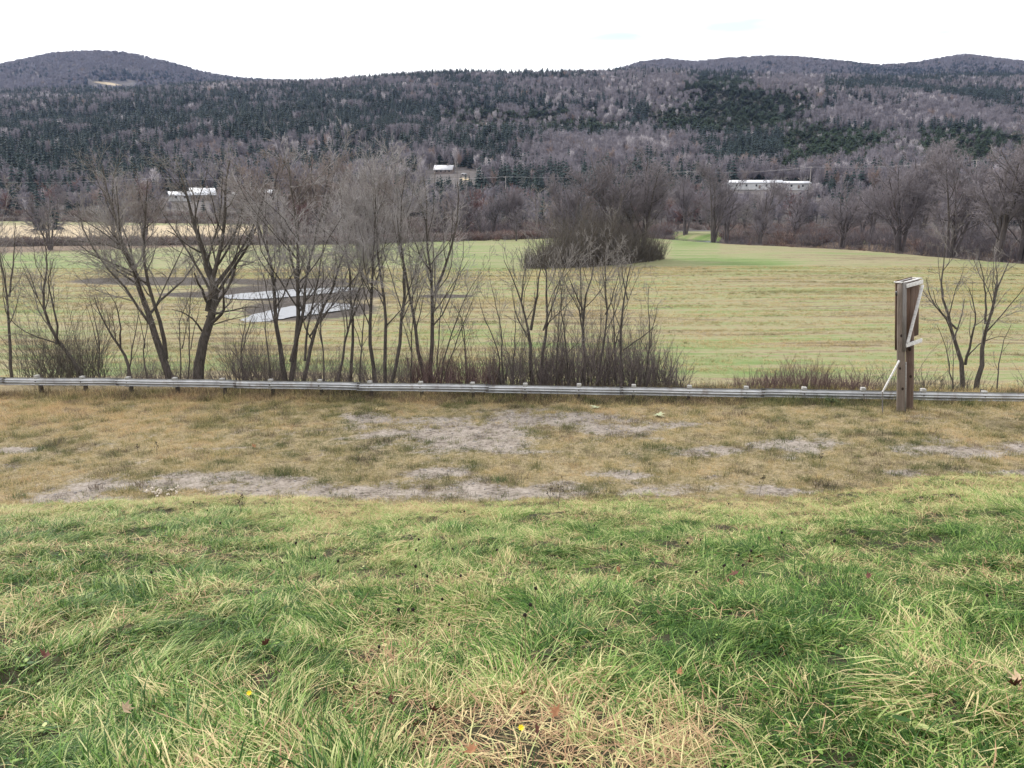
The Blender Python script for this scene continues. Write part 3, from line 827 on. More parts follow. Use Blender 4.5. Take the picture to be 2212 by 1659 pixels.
for i, (lab, db, stems, spec, dens, mt) in enumerate(TREES):
    P = []
    for k, s in enumerate(stems):
        if k == 0 or s[0][0][1] > 795:
            P.append(stem(s[0], db, s[1], s[3], True)); continue
        # a limb leaves an earlier stem where the two meet in the view
        dense = np.vstack([resample(q_, 40) for q_ in P]); qx, qy = proj(dense)
        j = int(np.argmin((qx - s[0][0][0]) ** 2 + (qy - s[0][0][1]) ** 2)); q0 = dense[j]
        P.append(np.array([q0] + [at(a_, b_, q0[1] + s[3] * i_ / (len(s[0]) - 1)) for i_, (a_, b_) in enumerate(s[0]) if i_ > 0]))
    tr, cr = grow(100 + i, P, [(s[1] * (.66 if spec is BIG else .82), s[2] * .8) for s in stems], spec, 0.0068, dens=(1.0 if spec is BIG else .95 + .2 * (dens - 1)))
    o = P[0][0].copy()
    plant_tree("bare_tree", lab, "tree", o, tr, cr, M_bark, mt, "bare trees behind the guardrail")
    tri_count += len(tr[1]) * 2 + (0 if cr[1] is None else len(cr[1]) * 2) + (0 if cr[2] is None else len(cr[2]))

# ------------------------------------------------------------------ bushes
def bush_mesh(seed, foot, n, hfun, r0, twigs, spread=0.25, wander=0.10, cone_len=0.3, mat=None, name="bush", ms=1):
    """foot: function(rng,n)->(x,y); hfun(x,y)->height: a stand of upright stems with side twigs, world coordinates"""
    r = rs(seed)
    x, y = foot(r, n)
    z = ground_z(x, y) - 0.05
    h = hfun(x, y) * (0.4 + 0.6 * r.rand(len(x))) * (.55 + .95 * fbm(x * .9, y * .9, seed)) * np.exp(r.normal(size=len(x)) * .22)
    d = norm(np.stack([r.normal(size=len(x)) * spread, r.normal(size=len(x)) * spread, np.ones(len(x))], 1))
    K = 5
    pts = [np.stack([x, y, z], 1)]
    for k in range(K - 1):
        d = norm(d + r.normal(size=d.shape) * wander)
        pts.append(pts[-1] + d * (h / (K - 1))[:, None])
    P = np.stack(pts, 1); R = (r0 * (0.5 + r.rand(len(x))))[:, None] * np.linspace(1, 0.4, K)[None]
    V, q = tubes(P, R, 3)
    C, CR = spawn(r, P, R, twigs, 0.25, 1.0, math.radians(32), cone_len, 0.7, 2, 0, 0.1, taper=.5)
    V2, t = cones(C[:, 0], C[:, -1], np.maximum(CR[:, 0], r0 * .45))
    return np.vstack([V, V2]), q, t + len(V)

def bush(label, seed, px0, px1, db0, db1, htop, n, r0, twigs, mat, mat_name=None, group=None, spread=.25, cone_len=.3):
    """a bush behind the rail spanning view columns px0..px1; htop: list of (px, metres)"""
    hp = np.array(htop, float)
    def foot(r, n):
        px = px0 + (px1 - px0) * r.rand(n)
        db = db0 + (db1 - db0) * r.rand(n)
        x = (px - CX) / FPX * 33.5
        return x, rail_y(x) + db
    def hf(x, y):
        return np.interp(x / 33.5 * FPX + CX, hp[:, 0], hp[:, 1])
    V, q, t = bush_mesh(seed, foot, n, hf, r0, twigs, spread, mat=mat, cone_len=cone_len)
    o = np.array([V[:, 0].mean(), V[:, 1].mean(), V[:, 2].min()])
    return tag(obj("bush", mesh_np("bush", V - o, t, q, mat), None, o), label, "bush", group)

M_bush = var_mat("grey_bush_stems", (0.075, 0.06, 0.058), (0.15, 0.125, 0.12), 1.2)
M_bushred = var_mat("red_brown_stems", (0.085, 0.054, 0.052), (0.15, 0.10, 0.096), 1.2)
M_bushdark = var_mat("dark_bush_stems", (0.06, 0.052, 0.045), (0.12, 0.105, 0.09), 1.2)
G_B = "bushes behind the guardrail"
bush("dense grey thicket of upright stems right of centre behind the guardrail", 1, 1170, 1475, 1.6, 5.5, [(1165, 2.2), (1220, 2.6), (1300, 2.9), (1380, 2.7), (1440, 2.3), (1478, 1.2)], 900, .012, 7, M_bush, group=G_B)
bush("lower grey brush between the red bushes and the dense thicket", 2, 1060, 1190, 1.5, 5, [(1055, 1.8), (1100, 2.2), (1190, 2.4)], 330, .011, 7, M_bush, group=G_B)
bush("reddish brown bushes in the centre behind the guardrail", 3, 870, 1075, 1.4, 4.5, [(860, 1.3), (920, 1.9), (1000, 1.8), (1080, 1.7)], 600, .010, 7, M_bushred, group=G_B)
bush("dark tangled bush at the left end of the guardrail", 4, -60, 120, 1.6, 5, [(-60, 3.2), (40, 3.2), (90, 2.6), (125, 1.6)], 460, .010, 7, M_bushdark, group=G_B, spread=.4)
bush("thin brown bush right of the thickest tree trunk", 5, 455, 575, 1.5, 4.5, [(450, 2.0), (510, 2.5), (580, 1.7)], 360, .008, 8, M_bush, group=G_B, spread=.35)
bush("low purple brown brush between the thicket and the sign frame", 6, 1560, 1845, 1.3, 4, [(1555, .4), (1640, .95), (1700, 1.1), (1780, .95), (1850, .8)], 900, .008, 7, M_bushred, group=G_B, spread=.35)
bush("scrubby bush at the right end of the guardrail", 7, 2165, 2300, 1.3, 4, [(2160, 1.0), (2200, 1.5), (2300, 1.6)], 240, .008, 7, M_bush, group=G_B, spread=.35)
bush("sparse weedy stems beneath the two thick-trunked trees", 8, 170, 420, 1.2, 5, [(160, 1.5), (300, 1.5), (420, 1.3)], 480, .007, 7, M_bush, group=G_B, spread=.45)
bush("sparse undergrowth at the feet of the pole-like trees", 9, 570, 880, 1.2, 5, [(570, 1.5), (700, 1.7), (880, 1.8)], 760, .007, 7, M_bush, group=G_B, spread=.4)
bush("wiry weeds beside the posts of the sign frame", 10, 1850, 2060, 1.2, 3.5, [(1845, 1.3), (1900, 1.5), (1980, 1.0), (2060, 1.0)], 200, .007, 7, M_bushdark, group=G_B, spread=.35)

# hedge island in the middle of the field
def hedge_foot(r, n):
    t = r.rand(n) * 2 * math.pi; q = np.sqrt(r.rand(n))
    x = 16.2 + 14.5 * q * np.cos(t); y = 146 + 0.75 * (x - 16.5) + 7.5 * q * np.sin(t)
    return x, y
V, q, t = bush_mesh(40, hedge_foot, 3200, lambda x, y: (3.0 + 2.4 * np.exp(-((x - 17) / 9) ** 2) + 3.0 * fbm(x / 2.5, y / 2.5, 4)) * np.clip(1.2 - .5 * ((x - 16.2) / 14.5) ** 2, .4, 1.2), .035, 7, .30, cone_len=.34)
o = np.array([16.5, 151, V[:, 2].min()])
tag(obj("bush", mesh_np("bush", V - o, t, q, M_bushdark), None, o), "oval island of dark bushes standing alone in the mown field", "bush")

# brushy thickets along the river and the far edge of the field
def clump_bush(px, Yc, rx, ry, hgt, n, mat, label, seed):
    c = at(px, 500, Yc); cx, cy = c[0], Yc
    def foot(r, n):
        t = r.rand(n) * 2 * math.pi; q = np.sqrt(r.rand(n))
        return cx + rx * q * np.cos(t), cy + ry * q * np.sin(t)
    V, q, t = bush_mesh(seed, foot, n, lambda x, y: hgt * np.clip(1.25 - .6 * np.hypot((x - cx) / rx, (y - cy) / ry) ** 2, .3, 2), .035, 6, .4, .16, cone_len=.36)
    o = np.array([cx, cy, gz(cx, cy)])
    tag(obj("bush", mesh_np("bush", V - o, t, q, mat), None, o), label, "bush", "thicket bushes round the field")
M_thick = var_mat("thicket_stems", (0.085, 0.074, 0.082), (0.16, 0.142, 0.155), .6)
M_thick2 = var_mat("brown_thicket_stems", (0.09, 0.07, 0.065), (0.16, 0.13, 0.12), .6)
for i, (px_, Y_, rx_, ry_, h_, n_, lb) in enumerate([
    (1610, 246, 9, 4, 3.6, 260, "bush at the corner where the river meets the field"), (1705, 262, 10, 5, 4.5, 320, "bush across the river in front of the long white barn"), (1775, 240, 9, 5, 5.0, 320, "bush left of the round-crowned river bank tree"),
    (1870, 228, 11, 5, 6.0, 420, "purplish thicket right of the round-crowned river bank tree"), (1955, 216, 10, 5, 6.5, 420, "purplish thicket across the river behind the sign frame"), (2045, 200, 10, 5, 6.5, 420, "purplish thicket across the river above the sign frame's right"),
    (2120, 190, 10, 5, 7.0, 460, "dense purplish thicket left of the tallest bank tree"), (2200, 172, 10, 5, 7.0, 460, "dense purplish thicket at the right edge of the view"), (2300, 165, 11, 5, 7.0, 400, "dense thicket just beyond the right edge"),
    (780, 285, 16, 6, 5.0, 420, "brown thicket behind the pole-like trees"), (900, 288, 15, 6, 5.5, 420, "brown thicket below the tan patch of the grey-roofed house"), (1010, 285, 15, 6, 6.0, 420, "purple grey thicket left of the bush island"), (1110, 282, 13, 6, 5.5, 380, "purple grey thicket just beside the bush island"), (1400, 290, 13, 6, 5.5, 380, "purple grey thicket right behind the bush island"), (640, 280, 16, 6, 4.6, 380, "brown thicket behind the many-stemmed tree")]):
    clump_bush(px_, Y_, rx_, ry_, h_, n_, M_thick2 if "brown" in lb else M_thick, lb, 450 + i)

# ------------------------------------------------------------------ middle-distance bare trees
def proto_tree(seed, h, spread, spec, mb, mt, nst=3, tw=.03, dens=1.0):
    r = rs(seed)
    stems, rad = [], []
    for k in range(nst):
        a = r.rand() * 6.28; lean = spread * (0.3 + r.rand()) if nst > 1 else spread * .2
        top = np.array([math.cos(a) * lean, math.sin(a) * lean, h * (0.72 + .25 * r.rand())])
        mid = np.array([top[0] * .25, top[1] * .25, h * .35])
        b = np.array([math.cos(a) * .2, math.sin(a) * .2, -0.3])
        stems.append(np.array([b, mid, top])); rad.append((h * .017, h * .003))
    tr, cr = grow(seed, stems, rad, spec, tw, dens=dens)
    return mesh_np("trunk", tr[0], None, tr[1], mb, True), mesh_np("crown", cr[0], cr[2], cr[1], mt)

MID = [dict(m=9, t0=.22, ang=42, len=.45, rad=.5, K=6, w=.12, trop=.12, trunk=1), dict(m=8, t0=.2, ang=42, len=.5, rad=.5, K=4, w=.15, trop=.1),
       dict(m=5, t0=.15, ang=42, len=.55, rad=.6, K=3, w=.15, trop=.08), dict(m=4, t0=.1, ang=40, len=.6, rad=.7, K=2, cone=1, w=0)]
MIDS = [dict(m=8, t0=.15, ang=42, len=.45, rad=.5, K=5, w=.12, trop=.14, trunk=1), dict(m=7, t0=.15, ang=42, len=.5, rad=.5, K=3, w=.15, trop=.1),
        dict(m=7, t0=.1, ang=42, len=.55, rad=.6, K=2, cone=1, w=0)]
mid_protos = [proto_tree(200 + i, 1.0 * 12, (3.2, 2.2, 3.8)[i], MID, M_bark_far, M_twig_mid, (4, 3, 5)[i], .022) for i in range(3)] + [proto_tree(206, 12.0, 3.4, MID, M_bark_far, M_twig_tan, 4, .022)]
small_protos = [proto_tree(220 + i, 12.0, 3.0 if i % 2 else 1.6, MIDS, M_bark_far, (M_twig_mid, M_twig_mid, M_twig_tan, M_twig_mid, M_twig, M_twig_red)[i], 3 if i % 2 else 2, .045) for i in range(6)]

MIDT = [  # px, py of foot, distance, py of top, label
 (1232, 566, 147, 365, "left tree of the trio growing out of the oval bush island"),
 (1312, 562, 151, 300, "tallest tree of the trio growing out of the oval bush island"),
 (1385, 556, 154, 335, "right tree of the trio on the oval bush island, limbs reaching right"),
 (1640, 520, 232, 398, "bare tree on the river bank below the long white barn"),
 (1818, 530, 200, 380, "round-crowned bare tree on the river bank with a forked dark trunk"),
 (1945, 540, 190, 350, "bare tree on the river bank between the round tree and the tall right trees"),
 (2052, 556, 168, 340, "broad bare tree on the bank behind the sign frame"),
 (2150, 568, 152, 285, "tallest bare tree on the bank at the right edge of the view"),
 (2262, 575, 146, 270, "bare tree on the bank partly cut off by the right edge"),
 (1720, 505, 262, 400, "slim bare tree across the river in front of the white barn"),
 (1570, 512, 250, 392, "bare tree at the river bend beside the field gate gap"),
 (1480, 505, 285, 372, "bare tree behind the mown strip right of the bush island"),
 (110, 540, 196, 420, "spreading bush-like tree at the edge of the tan field"),
 (250, 520, 232, 415, "spreading tree in the brown hedge along the tan field"),
 (310, 512, 240, 385, "reddish tree in the hedge behind the thick-trunked trees"),
 (-60, 545, 190, 400, "bare tree in the hedge beyond the left edge"),
 (570, 510, 246, 322, "reddish bare tree across the field, its crown above the shed"),
 (690, 507, 254, 318, "tall reddish bare tree across the field behind the many-stemmed tree"),
 (800, 505, 262, 345, "reddish bare tree across the field behind the pole-like trees"),
 (1010, 500, 275, 390, "grey bare tree at the field's far edge left of the bush island"),
 (1110, 500, 272, 400, "low spreading grey tree at the field's far edge beside the bush island"),
 (1540, 512, 238, 360, "bare tree right of the bush island crown where the river bends"),
 (1880, 520, 235, 360, "bare tree across the river behind the round-crowned tree"),
 (1990, 520, 225, 335, "bare tree across the river behind the sign frame"),
 (2100, 530, 205, 310, "tall bare tree across the river right of the sign frame"),
 (2205, 560, 165, 275, "crowded tall bare tree on the bank close to the right edge"),
 (2330, 560, 165, 280, "bare tree on the bank beyond the right edge"),
]
for k, (px, py, Yd, top, lab) in enumerate(MIDT):
    p = at(px, py, Yd); p[2] = gz(p[0], p[1])
    h = (at(px, top, Yd)[2] - p[2])
    tm, cm = mid_protos[3 if 'reddish' in lab else k % 3]
    t = thing("bare_tree", lab, "tree", p, "bare trees in the valley", rz=k * 1.7)
    obj("trunk", tm, t); obj("crown", cm, t)
    t.scale = (h / 12 * (1.15 if k in (12, 13) else 1),) * 2 + (h / 12,)

# ------------------------------------------------------------------ far forest
def conifer_mesh(seed, mat, mb, layers=9, per=7, w=.19, pine=False):
    r = rs(seed); V, t = [], []; n = 0
    V2, q = tubes(np.array([[[0, 0, -.05], [0, 0, .9]]]), np.array([[.018, .004]]), 4)
    tr = np.vstack([q[:, [0, 1, 2]], q[:, [0, 2, 3]]]); V.append(V2); t.append(tr); n += len(V2); nb = len(tr)
    for L in range(layers):
        f = L / (layers - 1)
        z = .08 + .88 * f
        rad = (w * (1 - f) ** .8 + .015) if not pine else w * (math.sin(min(1, (1.05 - f) * 1.3) * math.pi / 2) * (0.45 + .55 * min(1, f * 3)))
        if pine and f < .25: continue
        for k in range(per):
            a = (k + r.rand()) * 2 * math.pi / per
            rr = rad * (0.7 + .6 * r.rand()); dz = -rr * (.35 if not pine else -.1) + r.normal() * .015
            c, s = math.cos(a), math.sin(a); wd = rr * .38 + .01
            tip = (c * rr, s * rr, z + dz); b = (0, 0, z + .03 + r.rand() * .03)
            m1 = (c * rr * .6 - s * wd, s * rr * .6 + c * wd, z + dz * .5 - .012); m2 = (c * rr * .6 + s * wd, s * rr * .6 - c * wd, z + dz * .5 - .012)
            up = (c * rr * .55, s * rr * .55, z + dz * .3 + .03)
            V.append(np.array([b, m1, tip, m2, up])); t.append(np.array([(0, 1, 4), (1, 2, 4), (2, 3, 4), (3, 0, 4)]) + n); n += 5
    tt = np.vstack(t); mi = np.ones(len(tt), int); mi[:nb] = 0
    return mesh_np("conifer", np.vstack(V), tt, None, mats=[mb, mat], midx=mi)

def farbare_mesh(seed, mt, mb, n=70, w=.24, tr=.012, tw=.011, tz0=.25):
    r = rs(seed)
    V1, q = tubes(np.array([[[0, 0, -.05], [r.normal() * .02, r.normal() * .02, .45], [r.normal() * .04, r.normal() * .04, .85]]]), np.array([[.02, .014, .005]]) * (tr / .012), 4)
    t1 = np.vstack([q[:, [0, 1, 2]], q[:, [0, 2, 3]]])
    z0 = tz0 + .5 * r.rand(n)
    a = r.rand(n) * 6.283
    A = np.stack([np.cos(a) * .03, np.sin(a) * .03, z0], 1) + 0
    out = w * (0.35 + .65 * r.rand(n)) * (1.1 - .5 * z0)
    B = A + np.stack([np.cos(a) * out, np.sin(a) * out, (.14 + .2 * r.rand(n)) * (1.15 - z0 * .55)], 1)
    Vb, tb = cones(A, B, tw)
    M = 4
    f = .3 + .7 * r.rand(n, M); S = A[:, None] + (B - A)[:, None] * f[..., None]
    d = norm(norm(B - A)[:, None] + r.normal(size=(n, M, 3)) * .55 + np.array([0, 0, .35])) * (.07 + .10 * r.rand(n, M))[..., None]
    Vc, tc = cones(S.reshape(-1, 3), (S + d).reshape(-1, 3), tw * .8)
    V = np.vstack([V1, Vb, Vc]); t = np.vstack([t1, tb + len(V1), tc + len(V1) + len(Vb)])
    mi = np.ones(len(t), int); mi[:len(t1)] = 0
    return mesh_np("bare_tree", V, t, None, mats=[mb, mt], midx=mi)

M_far1 = var_mat("far_mauve_twigs", (0.105, 0.094, 0.110), (0.195, 0.178, 0.202), 0.4, obj_random=0.7)  # mauve twigs, with some blue distance haze put into their colour
M_far2 = var_mat("far_pale_twigs", (0.25, 0.23, 0.245), (0.38, 0.35, 0.37), 0.4, obj_random=0.7)
M_far3 = var_mat("far_rust_twigs", (0.15, 0.11, 0.10), (0.22, 0.165, 0.145), 0.4, obj_random=0.7)
FAR = ([conifer_mesh(300 + i, M_needle, M_bark_far, w=(.21, .25, .29)[i]) for i in range(3)] +            # 0-2 spruce
       [conifer_mesh(310 + i, M_needle_g, M_bark_far, 9, 8, .26, pine=True) for i in range(2)] +             # 3-4 pine
       [farbare_mesh(320 + i, M_far1, M_bark_far, 60, (.24, .27, .22)[i]) for i in range(3)] +              # 5-7 bare
       [farbare_mesh(330 + i, M_far2, M_birch, 50, .17, .014) for i in range(2)] +                            # 8-9 birch
       [farbare_mesh(340, M_far3, M_bark_far, 60, .22)])                                                      # 10 rust

def gn_scatter(name, pts, rot, scl, idx, tint, protos, label, mats=None):
    """one object whose geometry nodes set the prototypes on the points"""
    coll = bpy.data.collections.new(name + "_set")
    for i, me in enumerate(protos):
        o = bpy.data.objects.new("%s_piece_%02d" % (name, i), me); coll.objects.link(o)
    m = bpy.data.meshes.new(name)
    m.vertices.add(len(pts)); m.vertices.foreach_set("co", np.ascontiguousarray(pts, np.float32).ravel())
    for nm, v in (("rot", rot), ("scl", scl)):
        a = m.attributes.new(nm, "FLOAT_VECTOR", "POINT"); a.data.foreach_set("vector", np.ascontiguousarray(v, np.float32).ravel())
    a = m.attributes.new("idx", "INT", "POINT"); a.data.foreach_set("value", np.ascontiguousarray(idx, np.int32))
    fattr(m, "tint", tint)
    o = obj(name, m)
    ng = bpy.data.node_groups.new(name + "_nodes", "GeometryNodeTree")
    ng.interface.new_socket("Geometry", in_out="INPUT", socket_type="NodeSocketGeometry")
    ng.interface.new_socket("Geometry", in_out="OUTPUT", socket_type="NodeSocketGeometry")
    N, Lk = ng.nodes, ng.links
    gi = N.new("NodeGroupInput"); go = N.new("NodeGroupOutput")
    ci = N.new("GeometryNodeCollectionInfo"); ci.inputs["Collection"].default_value = coll
    ci.inputs["Separate Children"].default_value = True; ci.inputs["Reset Children"].default_value = True
    ip = N.new("GeometryNodeInstanceOnPoints"); ip.inputs["Pick Instance"].default_value = True
    def na(nm, ty):
        x = N.new("GeometryNodeInputNamedAttribute"); x.data_type = ty; x.inputs["Name"].default_value = nm
        return x.outputs["Attribute"]
    Lk.new(gi.outputs[0], ip.inputs["Points"]); Lk.new(ci.outputs[0], ip.inputs["Instance"])
    Lk.new(na("idx", "INT"), ip.inputs["Instance Index"])
    er = N.new("FunctionNodeEulerToRotation"); Lk.new(na("rot", "FLOAT_VECTOR"), er.inputs[0]); Lk.new(er.outputs[0], ip.inputs["Rotation"])
    Lk.new(na("scl", "FLOAT_VECTOR"), ip.inputs["Scale"]); Lk.new(ip.outputs[0], go.inputs[0])
    md = o.modifiers.new("scatter", "NODES"); md.node_group = ng
    return tag(o, label, kind="stuff")

KEEP = [(352, 470, 436, 470), (1560, 1750, 414, 520), (925, 1022, 386, 620), (495, 605, 432, 470)]      # px span, lowest py that must stay open, distance of the building

def rect_pts(r, y0, y1, s, halfw=.74, pad=40):
    n = int(halfw * (y1 * y1 - y0 * y0) / (s * s))
    y = np.sqrt(y0 * y0 + (y1 * y1 - y0 * y0) * r.rand(n)); x = (r.rand(n) * 2 - 1) * (halfw * y + pad)
    return x, y

r = rs(77)
xa, ya = rect_pts(r, 330, 1000, 6.3); xb, yb = rect_pts(r, 1000, 1760, 7.6); xc, yc = rect_pts(r, 2150, 3330, 10.5); xd, yd_ = rect_pts(r, 3060, 3330, 9.0); xc = np.concatenate([xc, xd]); yc = np.concatenate([yc, yd_])
x = np.concatenate([xa, xb, xc]); y = np.concatenate([ya, yb, yc]); z = ground_z(x, y)
px, py = proj(np.stack([x, y, z], -1))
rd = seg_dist(x, y, RIVER)
ok = (rd > 14)
ok &= ~((px < 560) & (py > 474) & (y < 420))
ok &= ~((np.abs(px - 2000) < 200) & (py > 424) & (py < 445))
ok &= ~((np.abs(px - 245) < 50) & (py > 174) & (py < 190) & (y > 900))
ok &= ~((np.abs(px - 1000) < 26) & (py > 376) & (py < 394))
ok &= ~((px > 1550) & (px < 1760) & (py > 400) & (py < 426))
ok &= ~((px > 925) & (px < 1020) & (py > 366) & (py < 388))
ok &= ~((px > 355) & (px < 470) & (py > 420) & (py < 438))
h = np.where(y > 2000, 12.0, np.where(y > 1000, 13.5, 12.5)) * (0.7 + .6 * r.rand(len(x)))
h = np.where(y < 480, h * .75, h)
# keep the buildings in sight
_, pt = proj(np.stack([x, y, z + h], -1))
for (a, b, low, yd) in KEEP:
    ok &= ~((px > a - 8) & (px < b + 8) & (y < yd + 6) & (pt < low - 6))
# share of conifers over the slope
cn = fbm(x / 120, y / 160, 61) * .8 + fbm(x / 35, y / 45, 62) * .2
pc = 0.26 + 2.8 * np.clip(cn - .48, 0, 1) - .12 * (y > 2000)
def zone(cx, cy, rx, ry, v, p=2):
    return v * np.exp(-(np.abs((px - cx) / rx) ** p + np.abs((py - cy) / ry) ** p))
for a in [(120, 275, 300, 34, .8), (200, 205, 120, 10, .5), (620, 250, 360, 34, .8), (560, 290, 170, 25, .5), (850, 220, 280, 26, .5), (1000, 330, 160, 25, .4), (1560, 200, 60, 34, 1.1, 2.6), (1620, 245, 110, 30, 1.1, 2.6), (1150, 270, 200, 22, 1.1, 2.6), (1450, 275, 260, 30, .9, 2.6),
          (1800, 315, 120, 28, 1.1, 2.6), (1620, 345, 180, 25, .8, 4), (2060, 310, 60, 40, 1.0, 2.6), (1850, 195, 110, 14, .5), (2150, 165, 160, 12, .9), (1960, 158, 120, 8, .9), (2110, 225, 60, 25, .5), (1080, 345, 60, 20, .4), (60, 335, 150, 44, .6), (2080, 350, 90, 30, .5), (330, 170, 160, 10, .5), (560, 178, 120, 6, .5)]:
    pc = pc + zone(*a)
for a in [(1980, 255, 190, 28, .9, 4), (700, 330, 260, 30, .35), (300, 330, 200, 30, .15), (1400, 335, 200, 22, .6, 4), (1000, 190, 300, 18, .3), (1700, 130, 300, 12, .4), (220, 140, 200, 22, .3), (80, 180, 200, 12, .3)]:
    pc = pc - zone(*a)
pc = np.minimum(pc, np.where(px > 1420, .98, .88) + .5 * (fbm(x / 50, y / 60, 64) - .5)); pc = np.where((y > 2000), pc * .6, pc)
clear = fbm(x / 45, y / 70, 65); pc = np.where((clear > .64) & (px < 1420), pc * .3, pc)
con = r.rand(len(x)) < pc
pine = con & (((np.abs(px - 1150) < 200) & (np.abs(py - 272) < 26)) | ((px > 1400) & (px < 1780) & (py > 175) & (py < 300)) | ((px > 1690) & (py > 290) & (py < 380)) )
birch = ~con & (r.rand(len(x)) < np.clip(.03 + 1.6 * np.clip(fbm(x / 60, y / 90, 66) - .56, 0, 1), 0, .6) * (y < 1900))
rust = ~con & ~birch & (r.rand(len(x)) < np.where((y < 700) & (py > 300), .07, .015))
idx = np.where(con, r.randint(0, 3, len(x)), np.where(birch, r.randint(8, 10, len(x)), np.where(rust, 10, r.randint(5, 8, len(x)))))
idx = np.where(pine, r.randint(3, 5, len(x)), idx)
h = np.where(con & ~pine, h * 1.15, np.where(~con & (pc > .5), h * .85, h)); h = np.where(pine, h * .75, h)
w = h * (0.85 + .4 * r.rand(len(x)))
w = np.where(pine, w * 1.3, w)
w = np.where(y > 2000, w * 1.8, np.where(y > 1000, w * 1.15, w))
sel = np.where(ok)[0]
near_first = sel[np.argsort(y[sel])]
inview = (px > -40) & (px < 2260)
solo_b = [k for k in near_first if not con[k] and inview[k]][:40]
solo_c = [k for k in near_first if con[k] and inview[k]][:190]
solo = set(solo_b) | set(solo_c)
for k in solo_b + solo_c:
    if con[k]:
        nm, lab, cat, grp = ("pine_tree", "round dark green pine at the foot of the wooded hill", "pine tree", "pines at the foot of the hill") if pine[k] else ("spruce_tree", "pointed dark spruce at the foot of the wooded hill", "spruce tree", "spruces at the foot of the hill")
    elif idx[k] in (8, 9):
        nm, lab, cat, grp = "birch_tree", "small pale bare birch at the foot of the wooded hill", "birch tree", "birches at the foot of the hill"
    elif idx[k] == 10:
        nm, lab, cat, grp = "bare_tree", "small rust brown bare tree at the foot of the wooded hill", "tree", "rust brown trees at the foot of the hill"
    else:
        nm, lab, cat, grp = "bare_tree", "small mauve grey bare tree at the foot of the wooded hill", "tree", "grey trees at the foot of the hill"
    where = ("left of the white-roofed farmhouse" if px[k] < 350 else "between the farmhouse and the grey-roofed house" if px[k] < 900 else "below or beside the grey-roofed house" if px[k] < 1250 else "left of the long white barn" if px[k] < 1560 else "behind the long white barn" if px[k] < 1760 else "right of the long white barn")
    big = "tall " if h[k] > 13 else "short " if h[k] < 9 else "mid-height "
    lab = big + lab.replace("small ", "").replace("at the foot of the wooded hill", "at the hill foot, " + where)
    grp = big + grp + ", " + where
    o = tag(obj(nm, FAR[idx[k]], None, (x[k], y[k], z[k])), lab, cat, grp)
    o.rotation_euler = (0, 0, r.rand() * 6.28); o.scale = (w[k], w[k], h[k])
rest = np.array([k for k in sel if k not in solo])
rot = np.zeros((len(rest), 3)); rot[:, 2] = r.rand(len(rest)) * 6.28
gn_scatter("forest", np.stack([x, y, z], -1)[rest], rot, np.stack([w, w, h], -1)[rest], idx[rest], np.zeros(len(rest)), FAR,
           "mixed forest of dark conifers and bare mauve trees covering the hills")

for px_, Y_, h_, lb in [(78, 300, 11, "dark evergreen at the far left beyond the tan field"), (112, 306, 12.5, "taller dark evergreen at the left beyond the tan field"), (960, 330, 10, "lone dark evergreen below the grey-roofed house")]:
    p = at(px_, 440, Y_); o = tag(obj("spruce_tree", FAR[1], None, (p[0], p[1], gz(p[0], p[1]))), lb, "spruce tree"); o.scale = (h_ * 1.1, h_ * 1.1, h_)

LANDMARKS = [(0, "at the far left, past the tan field"), (110, "behind the spreading bush-like tree"), (290, "left of the white-roofed farmhouse"), (440, "below the white-roofed farmhouse"), (600, "behind the many-stemmed tree"), (800, "behind the pole-like trees"), (960, "below the grey-roofed house"), (1120, "left of the oval bush island"), (1290, "behind the oval bush island"), (1500, "where the field runs back beside the island"), (1655, "in front of the long white barn"), (1820, "behind the round-crowned tree"), (1960, "behind the sign frame"), (2160, "behind the tallest bank tree at right")]
def near_what(p):
    return min(LANDMARKS, key=lambda l: abs(l[0] - p))[1]

# thicket trees on the flood plain between river and hill foot (things with trunk and crown)
r = rs(91)
cnt = 0
tries = 0
while cnt < 185 and tries < 9000:
    tries += 1
    yy = math.sqrt(240 ** 2 + (450 ** 2 - 240 ** 2) * r.rand()); xx = (r.rand() * 2 - 1) * .70 * yy
    zz = gz(xx, yy); p, q_ = proj(np.array([xx, yy, zz]))
    if seg_dist(np.array([xx]), np.array([yy]), RIVER)[0] < 12: continue
    if p < 570 and (q_ > 474): continue
    if abs(p - 2000) < 200 and 424 < q_ < 445: continue
    if 1440 < p < 1560 and q_ > 498: continue
    hh = (7.5 + 7 * r.rand()) * (1.2 if p > 1750 else 1)
    _, top = proj(np.array([xx, yy, zz + hh]))
    if any(a - 10 < p < b + 10 and yy < yd + 6 and top < low - 4 for a, b, low, yd in KEEP): continue
    k = r.randint(0, 6)
    kind = ("mauve grey", "mauve grey", "tan brown", "mauve grey", "grey", "reddish brown")[k]
    side = near_what(p)
    size = "tall" if hh > 12.5 else "low" if hh < 9 else "middling"
    t = thing("bare_tree", "%s %s bare tree in the thicket %s" % (size, kind, side), "tree", (xx, yy, zz), "%s %s thicket trees %s" % (size, kind, side), rz=r.rand() * 6.28)
    tm, cm = small_protos[k]
    obj("trunk", tm, t); obj("crown", cm, t)
    s = hh / 12; t.scale = (s * 1.15, s * 1.15, s)
    cnt += 1

